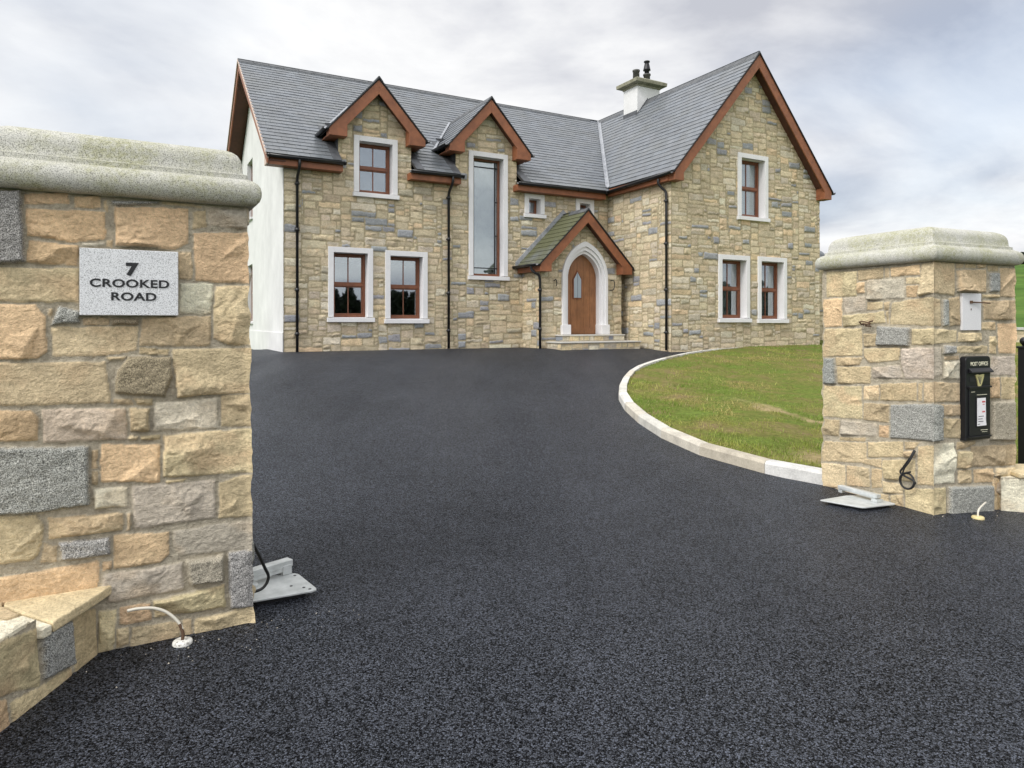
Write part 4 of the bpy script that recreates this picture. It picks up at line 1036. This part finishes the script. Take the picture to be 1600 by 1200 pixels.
MB().box(-w2+.05,w2-.02,-.0625,-.058,H_-.215,H_-.172).build('slot','letter',pb)
t=text_obj('lettering','POST OFFICE',.047,'cream',pb,.86,.0004); t.location=(.012,-.0615,H_-.066)
hp=[(-.052,1.),( -.02,1.02),(.0,.97),(.03,1.02),(.062,1.03),(.058,.8),(.045,.55),(.028,.2),(.012,.0),(-.012,-.02),(-.02,.2),(-.034,.6),(-.05,.82)]
def hz(q): return H_-.262+.105*q
mb=MB(); e=[(.005+x,hz(z)) for x,z in hp]; mb.prism(e,-.070,-.0605,1); em=mb.build('emblem','gold',pb,bevel=.002)
mb=MB()
for x0,x1,a,b in((-.030,-.006,.86,.28),(-.016,.004,.86,.2),(.0,.014,.84,.24),(.016,.028,.82,.42)): mb.prism([(.005+x0,hz(a)),(.005+x0+.005,hz(a)),(.005+x1*.4+.004,hz(b)),(.005+x1*.4,hz(b))],-.0712,-.0702,1)
mb.build('string','ink',em)
nz0,nz1=.122,.359
MB().box(-.045,.092,-.0725,-.0685,nz0-.012,nz1+.012).build('notice_frame','letter',pb)
nt_=MB().prism([(-.037,nz0),(.090,nz0),(.082,nz0+.04),(.078,nz1),(-.037,nz1)],-.0745,-.073,1).build('notice','paper',pb)
mb=MB(); mb.box(.026,.070,-.0752,-.0747,nz1-.040,nz1-.026); mb.box(.036,.062,-.0752,-.0747,nz1-.058,nz1-.052); mb.box(.030,.068,-.0752,-.0747,nz1-.124,nz1-.112); mb.build('notice_print','red',nt_)
mb=MB()
for i,(a,b) in enumerate(((-.03,.0),(-.024,.045),(-.026,.035),(-.02,.05))): mb.box(a,b,-.0752,-.0747,nz0+.012+i*.022,nz0+.018+i*.022)
mb.build('notice_print','ink',nt_)
mb=MB(); mb.box(-.035,.105,-.0692,-.0683,.385,.389); mb.box(-.11,-.06,-.0692,-.0683,.412,.416); mb.box(.02,.115,-.0692,-.0683,.082,.086); mb.box(.035,.11,-.0692,-.0683,.066,.069); mb.build('small_print','cream',pb)
# ---------------------------------------------------------------- low boundary walls
lw=thing('low_wall',(-2.0,3.30,0),0,'low sandstone garden wall running from the plaque pillar towards the viewer','low wall','low stone walls beside the gate')
lwst=parse(LW)+[(k,p) for k,p in pack(3.2,.52,.04,(5,11),(4,9),np.random.default_rng(8),PC_,-.16,.70,.5)]
def mlw(a,z): return z<np.where(a>.42,.365-.02*np.abs(np.sin(a*9)),.272)
s1=masonry('l',(0,0),(0,-1),(1,0),-.12,3.8,-.16,.37,.0065,lwst,None,None,0,140,mask=mlw,ends=(0,0),depth=(.018,.044),edge=.011,warp=.006,frac=.014)
s2=masonry('l',(-.42,0),(0,-1),(-1,0),-.12,3.8,-.16,.34,.02,pack(3.9,.5,.045,(4,10),(2,5),np.random.default_rng(9),PC_,-.16,-.12,.5),None,None,0,141,ends=(0,0),**PG)
lwall=join_sheets('wall',[s1,s2],'stone',lw)
def slab(poly,z0,z1,k,name,parent,seed,bev=.008,tilt=0.):
    mb=MB(); mb.cur=tuple(PALL[k]*1.05)+(0.,); mb.prism(poly,z0,z1,2); return mb.build(name,'stone',parent,bevel=bev,col=True)
slab([(.045,-.385),(.04,.05),(-.36,.55),(-.40,.10),(-.12,-.02)][::1] if False else [(.043,-.375),(.05,-.1),(.048,.32),(-.20,.32),(-.46,.32),(-.46,.05),(-.30,-.20),(-.15,-.28)],.272,.318,'b','coping',lw,1)
slab([(.035,-.425),(.043,-.381),(-.15,-.287),(-.20,-.36),(-.17,-.43)],.268,.312,'w','coping',lw,2)
slab([(-.155,-.30),(-.30,-.21),(-.46,.04),(-.46,-.42),(-.21,-.42)],.27,.322,'t','coping',lw,3)
mb=MB(); mb.cur=tuple(PALL['b'])+(0,); 
r_=random.Random(3); y=-.43
while y>-3.7:
    l=r_.uniform(.3,.5); k=r_.uniform(.85,1.1); c=PALL[r_.choice('btwp')]*k; mb.cur=tuple(c)+(0,); h=.352+r_.uniform(-.012,.008)
    mb.prism([(-.43,y),(-.005,y),(-.005,y-l+.012),(-.43,y-l+.012)],.20,h,2); y-=l
mb.build('coping','stone',lw,bevel=.02,col=True)
lr=thing('low_wall',(4.30,6.02,0),R(-3),'low sandstone garden wall running off to the side of the post box pillar','low wall','low stone walls beside the gate')
rw=np.random.default_rng(14)
stR=[('w',np.array([(.0,.215),(.20,.225),(.205,-.13),(.0,-.13)]))]+[(k,p) for k,p in pack(2.2,.36,.04,(4,9),(4,8),rw,PC_,-.14,.215,.5)]
a1=masonry('l',(0,0),(1,0),(0,-1),0,2.4,-.2,.235,.008,stR,None,None,0,150,edgeseed=(61,62),**PG)
a2=masonry('l',(0,0),(0,1),(-1,0),0,.4,-.2,.235,.012,pack(.4,.4,.04,(4,8),(3,5),rw,PC_,-.2,0,.5),None,None,0,151,edgeseed=(61,62),**PG)
join_sheets('wall',[a1,a2],'stone',lr)
for i,(x0,x1,k) in enumerate(((.13,.62,'b'),(.63,1.2,'t'),(1.21,1.9,'b'),(1.91,2.4,'w'))): slab([(x0,-.03),(x1,-.04),(x1,.42),(x0,.42)],.232,.275+.004*(i%2),k,'coping',lr,i,.012)
slab([(.0,.0),(.125,.0),(.125,.4),(.0,.4)],.18,.236,'w','coping',lr,9)
# ---------------------------------------------------------------- hinge plates, cables
def local_thing(name,C,yaw,lab,cat,grp=None,z=0.): return thing(name,(C[0],C[1],z),R(yaw),lab,cat,grp)
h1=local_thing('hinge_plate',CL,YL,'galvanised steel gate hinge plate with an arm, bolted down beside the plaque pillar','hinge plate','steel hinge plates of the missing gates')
mb=MB(); mb.prism([(.035,.185),(.36,.170),(.388,.178),(.392,.20),(.352,.475),(.335,.50),(.30,.515),(.035,.55)],.030,.042,2); mb.build('plate','galv',h1,bevel=.003)
mb=MB(); mb.prism([(.06,.22),(.33,.21),(.31,.46),(.06,.50)],-.02,.029,2); mb.build('base','black',h1)  # black block stands in for the shaded gap under the raised plate
mb=MB()
for x,y in((.355,.20),(.325,.46),(.27,.30),(.33,.24)): mb.lathe([(.009,.0422),(.009,.0435)],x,y,8)
mb.build('bolt_hole','letter',h1)
def obox(mb,x,y,l,w,a,z0,z1):
    c,s=math.cos(R(a)),math.sin(R(a)); mb.prism([(x+c*p-s*q,y+s*p+c*q) for p,q in((0,-w),(l,-w),(l,w),(0,w))],z0,z1,2)
mb=MB(); obox(mb,-.005,.43,.34,.032,20,.085,.125); obox(mb,-.005,.43,.33,.027,20,.0605,.084); obox(mb,.25,.52,.06,.034,20,.043,.10); mb.lathe([(.03,.043),(.03,.0605)],.07,.40,12); mb.build('arm','galv',h1,bevel=.003)
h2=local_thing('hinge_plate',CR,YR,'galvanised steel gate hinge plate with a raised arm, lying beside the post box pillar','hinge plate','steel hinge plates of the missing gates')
mb=MB(); mb.prism([(-.555,.655),(-.55,.635),(-.43,.335),(-.40,.322),(-.075,.292),(-.062,.30),(-.05,.62),(-.22,.668)],.022,.034,2); mb.build('plate','galv',h2,bevel=.003)
mb=MB(); mb.prism([(-.50,.62),(-.40,.36),(-.10,.33),(-.08,.60)],-.06,.0215,2); mb.build('base','black',h2)  # no real part: shade below this plate, put in as a black block
mb=MB(); mb.box(-.19,-.135,.38,.78,.070,.100); mb.box(-.185,-.14,.40,.76,.0605,.0695); mb.box(-.20,-.125,.37,.43,.035,.0600); mb.box(-.185,-.14,.74,.78,.035,.0695); mb.build('arm','galv',h2,bevel=.003)
def cable(name,C,yaw,pts,r,m,lab,cat,n=8,cyc=False):
    o=thing(name,(C[0],C[1],0),R(yaw),lab,cat); MB().tube(bez(pts,n),r,8).build('strand',m,o,True); return o
def cable1(name,C,yaw,pts,r,m,lab,cat,extra=None):
    mb=MB(); mb.tube(bez(pts,8),r,8)
    if extra: 
        for q in extra: mb.tube(bez(q,6),r*.8,7)
    o=mb.build(name,m,None,True); o.location=(C[0],C[1],0); o.rotation_euler=(0,0,R(yaw)); return tag(o,lab,cat,None,'thing')
cable1('cable',CL,YL,[(-.02,.12,.47),(.045,.15,.345),(.10,.19,.22),(.125,.205,.15),(.09,.19,.10),(.0,.15,.10)],.0085,'rubber','black cable looping over the hinge plate arm beside the plaque pillar','cable')
circ=[(-.045-.006*math.sin(i*.7),.205+.062*math.cos(R(i*30+20)),.245+.066*math.sin(R(i*30+20))) for i in range(0,26)]
cable1('coiled_cable',CR,YR,[(-.015,.158,.515),(-.04,.185,.44),(-.045,.235,.36)]+[(-.045,.262,.30)]+circ[5:]+[(-.05,.17,.33)],.0085,'rubber','black cable coiled in a loop and hanging on the side of the post box pillar','cable',
  extra=[[(-.015,.150,.51),(-.045,.18,.42),(-.05,.225,.35),(-.05,.25,.28)]])
def conduit(C,yaw,bx_,by_,pts,lab,pm):
    o=thing('cable_outlet',(C[0],C[1],0),R(yaw),lab,'cable outlet','ground cable outlets at the pillars')
    g=float(gz(*(C+bx_*np.array([math.cos(R(yaw)),math.sin(R(yaw))])+by_*np.array([-math.sin(R(yaw)),math.cos(R(yaw))]))))
    MB().lathe([(.048,g-.02),(.046,g+.012),(.040,g+.018),(.0,g+.019)],bx_,by_,20).build('collar',pm,o,True)
    MB().tube(bez(pts,8),.0075,8).build('cable','cream_cable',o,True); return o
o1=conduit(CL,YL,-.335,-.085,[(-.335,-.085,0),(-.333,-.083,.05),(-.35,-.07,.10),(-.40,-.055,.155),(-.46,-.05,.188),(-.53,-.05,.20),(-.575,-.048,.198)],'cream cable bending out of a white ring at the foot of the plaque pillar','white_pvc')
MB().tube(bez([(-.335,-.085,.012),(-.333,-.083,.05),(-.347,-.072,.095)],6),.0082,8).build('sleeve','twig',o1,True)
conduit(CR,YR,.30,-.17,[(.30,-.17,-.06),(.30,-.17,.015),(.312,-.166,.042),(.36,-.15,.058),(.52,-.10,.075)],'cream cable bending out of a yellowish ring at the foot of the post box pillar','yellow')
mb=MB()
for p in([(.0,.68,1.575),(-.05,.66,1.60),(-.055,.60,1.60),(-.05,.55,1.585)],[(.0,.66,1.57),(-.06,.62,1.585),(-.06,.55,1.575)],[(.0,.62,1.58),(-.05,.60,1.565),(-.05,.545,1.56)],[(0,.60,1.585),(-.04,.57,1.60),(-.045,.53,1.61)]): mb.tube(bez(p,4),.007,6)
o=mb.build('wire_bundle','twig',None,True); o.location=(CR[0],CR[1],0); o.rotation_euler=(0,0,R(YR)); tag(o,'small bundle of loose brown wires poking out of the post box pillar','wires',None,'thing')
# ---------------------------------------------------------------- railing, far wall, hedge
gp=thing('railing',(5.235,7.0,0),R(8),'black iron railing with a ball topped post beyond the post box pillar','railing')
MB().box(-.04,.04,-.04,.04,-.05,1.33).box(-.05,.05,-.05,.05,1.33,1.352).lathe([(.02,1.35),(.022,1.365),(.04,1.385),(.044,1.405),(.036,1.43),(.015,1.445)],0,0,14).build('post','iron',gp,bevel=.004)
mb=MB()
for z in(.18,1.14): mb.box(.04,2.4,-.018,.018,z,z+.035)
mb.build('rail','iron',gp)
for i in range(14): MB().tube([(.18+i*.16,0,.06),(.18+i*.16,0,1.26)],.008,6).build('baluster','iron',gp)
bw=thing('boundary_wall',(19.3,27.6,.85),R(-9),'low stone wall with a pale coping at the far side of the lawn','boundary wall')
st=pack(14,.62,.07,(4,9),(2,4),np.random.default_rng(3),{'p':30,'d':20,'b':20,'t':20},-.2,0)
v,f,c=masonry('b',(0,0),(1,0),(0,-1),0,14,-.2,.42,.05,st,None,None,0,160,**G)
mesh_np('wall',v,f,MT['house_stone'],bw,c,True)
mb=MB(); mb.cur=(.5,.49,.46,0); mb.box(-.05,14,-.06,.42,.42,.53); mb.build('coping','concrete',bw,bevel=.01,col=True)
mb=MB(); mb.cur=(.3,.28,.24,0); mb.box(0,13.9,.03,.4,-.2,.419); mb.build('backing','house_stone',bw,col=True)
def hedge(name,th0,th1,r0,hgt,n,lab,seed):
    g=np.random.default_rng(seed); th=R(th0)+g.random(n)*R(th1-th0); r=r0+g.uniform(-2,2,n)
    x=r*np.sin(th); y=r*np.cos(th); prof=.45+.9*fbm(th*60,th*0,seed,4)
    base=np.array([TERR(a,b) for a,b in zip(x,y)]); hh=hgt*prof; z=base+hh*g.random(n)**.8
    s=.3+.45*g.random(n); A=g.normal(size=(n,3)); A/=np.linalg.norm(A,axis=1)[:,None]; B=np.cross(A,g.normal(size=(n,3))); B/=np.linalg.norm(B,axis=1)[:,None]
    p=np.stack([x,y,z],-1); v=np.stack([p+A*s[:,None],p+B*s[:,None]*.8,p-A*s[:,None],p-B*s[:,None]*.8],1).reshape(-1,3)
    C=np.ones((n,4,4)); C[...,:3]=np.array([.016,.021,.012])*g.uniform(.6,1.5,n)[:,None,None]
    return tag(mesh_np(name,v,np.arange(4*n).reshape(n,4),MT['leaf'],None,C.reshape(-1,4)),lab,'hedge',kind='stuff')
def TERR(x,y):
    r=math.hypot(x,y); t=math.atan2(x,y); amp=AMP(t)
    return float(gz(x,y))-.1+amp*r*float(sm(r,40,190))+(float(fbm(np.array(x*.03),np.array(y*.03),3,3))-.5)*1.2*float(sm(r,50,140))
hedge('hedgerow',35.5,62,235,3.2,9000,'dark hedgerow along the top of the green hill behind the post box pillar',5)
hedge('hedgerow',80,205,80,6.3,70000,'dark tree belt across the road facing the house',6)
g=np.random.default_rng(31); n=80; a_=g.uniform(-.95,.55,n); b_=-.03-np.abs(g.normal(0,.16,n)); px=CL[0]+a_*UL[0]+b_*VL[0]; py=CL[1]+a_*UL[1]+b_*VL[1]
a2=g.uniform(-.2,1.3,40); b2=-.03-np.abs(g.normal(0,.15,40)); px=np.r_[px,CR[0]+a2*UR[0]+b2*VR[0]]; py=np.r_[py,CR[1]+a2*UR[1]+b2*VR[1]]
ok=px>-1.95; px,py=px[ok],py[ok]; mb=MB()
for x,y in zip(px,py):
    z=float(gz(x,y))+.004; r=abs(g.normal(0,.0022))+.0012; k=g.uniform(.35,1.); mb.cur=(.62*k,.57*k,.48*k,0); q=g.uniform(.6,1.3,5)*r
    mb.add([(x+q[0],y,z),(x,y+q[1],z),(x-q[2],y,z),(x,y-q[3],z),(x,y,z+q[4])],[(0,1,4),(1,2,4),(2,3,4),(3,0,4)])
tag(mb.build('grit','concrete',None,col=True),'pale mortar grit scattered on the tarmac at the pillar feet','grit',kind='stuff')
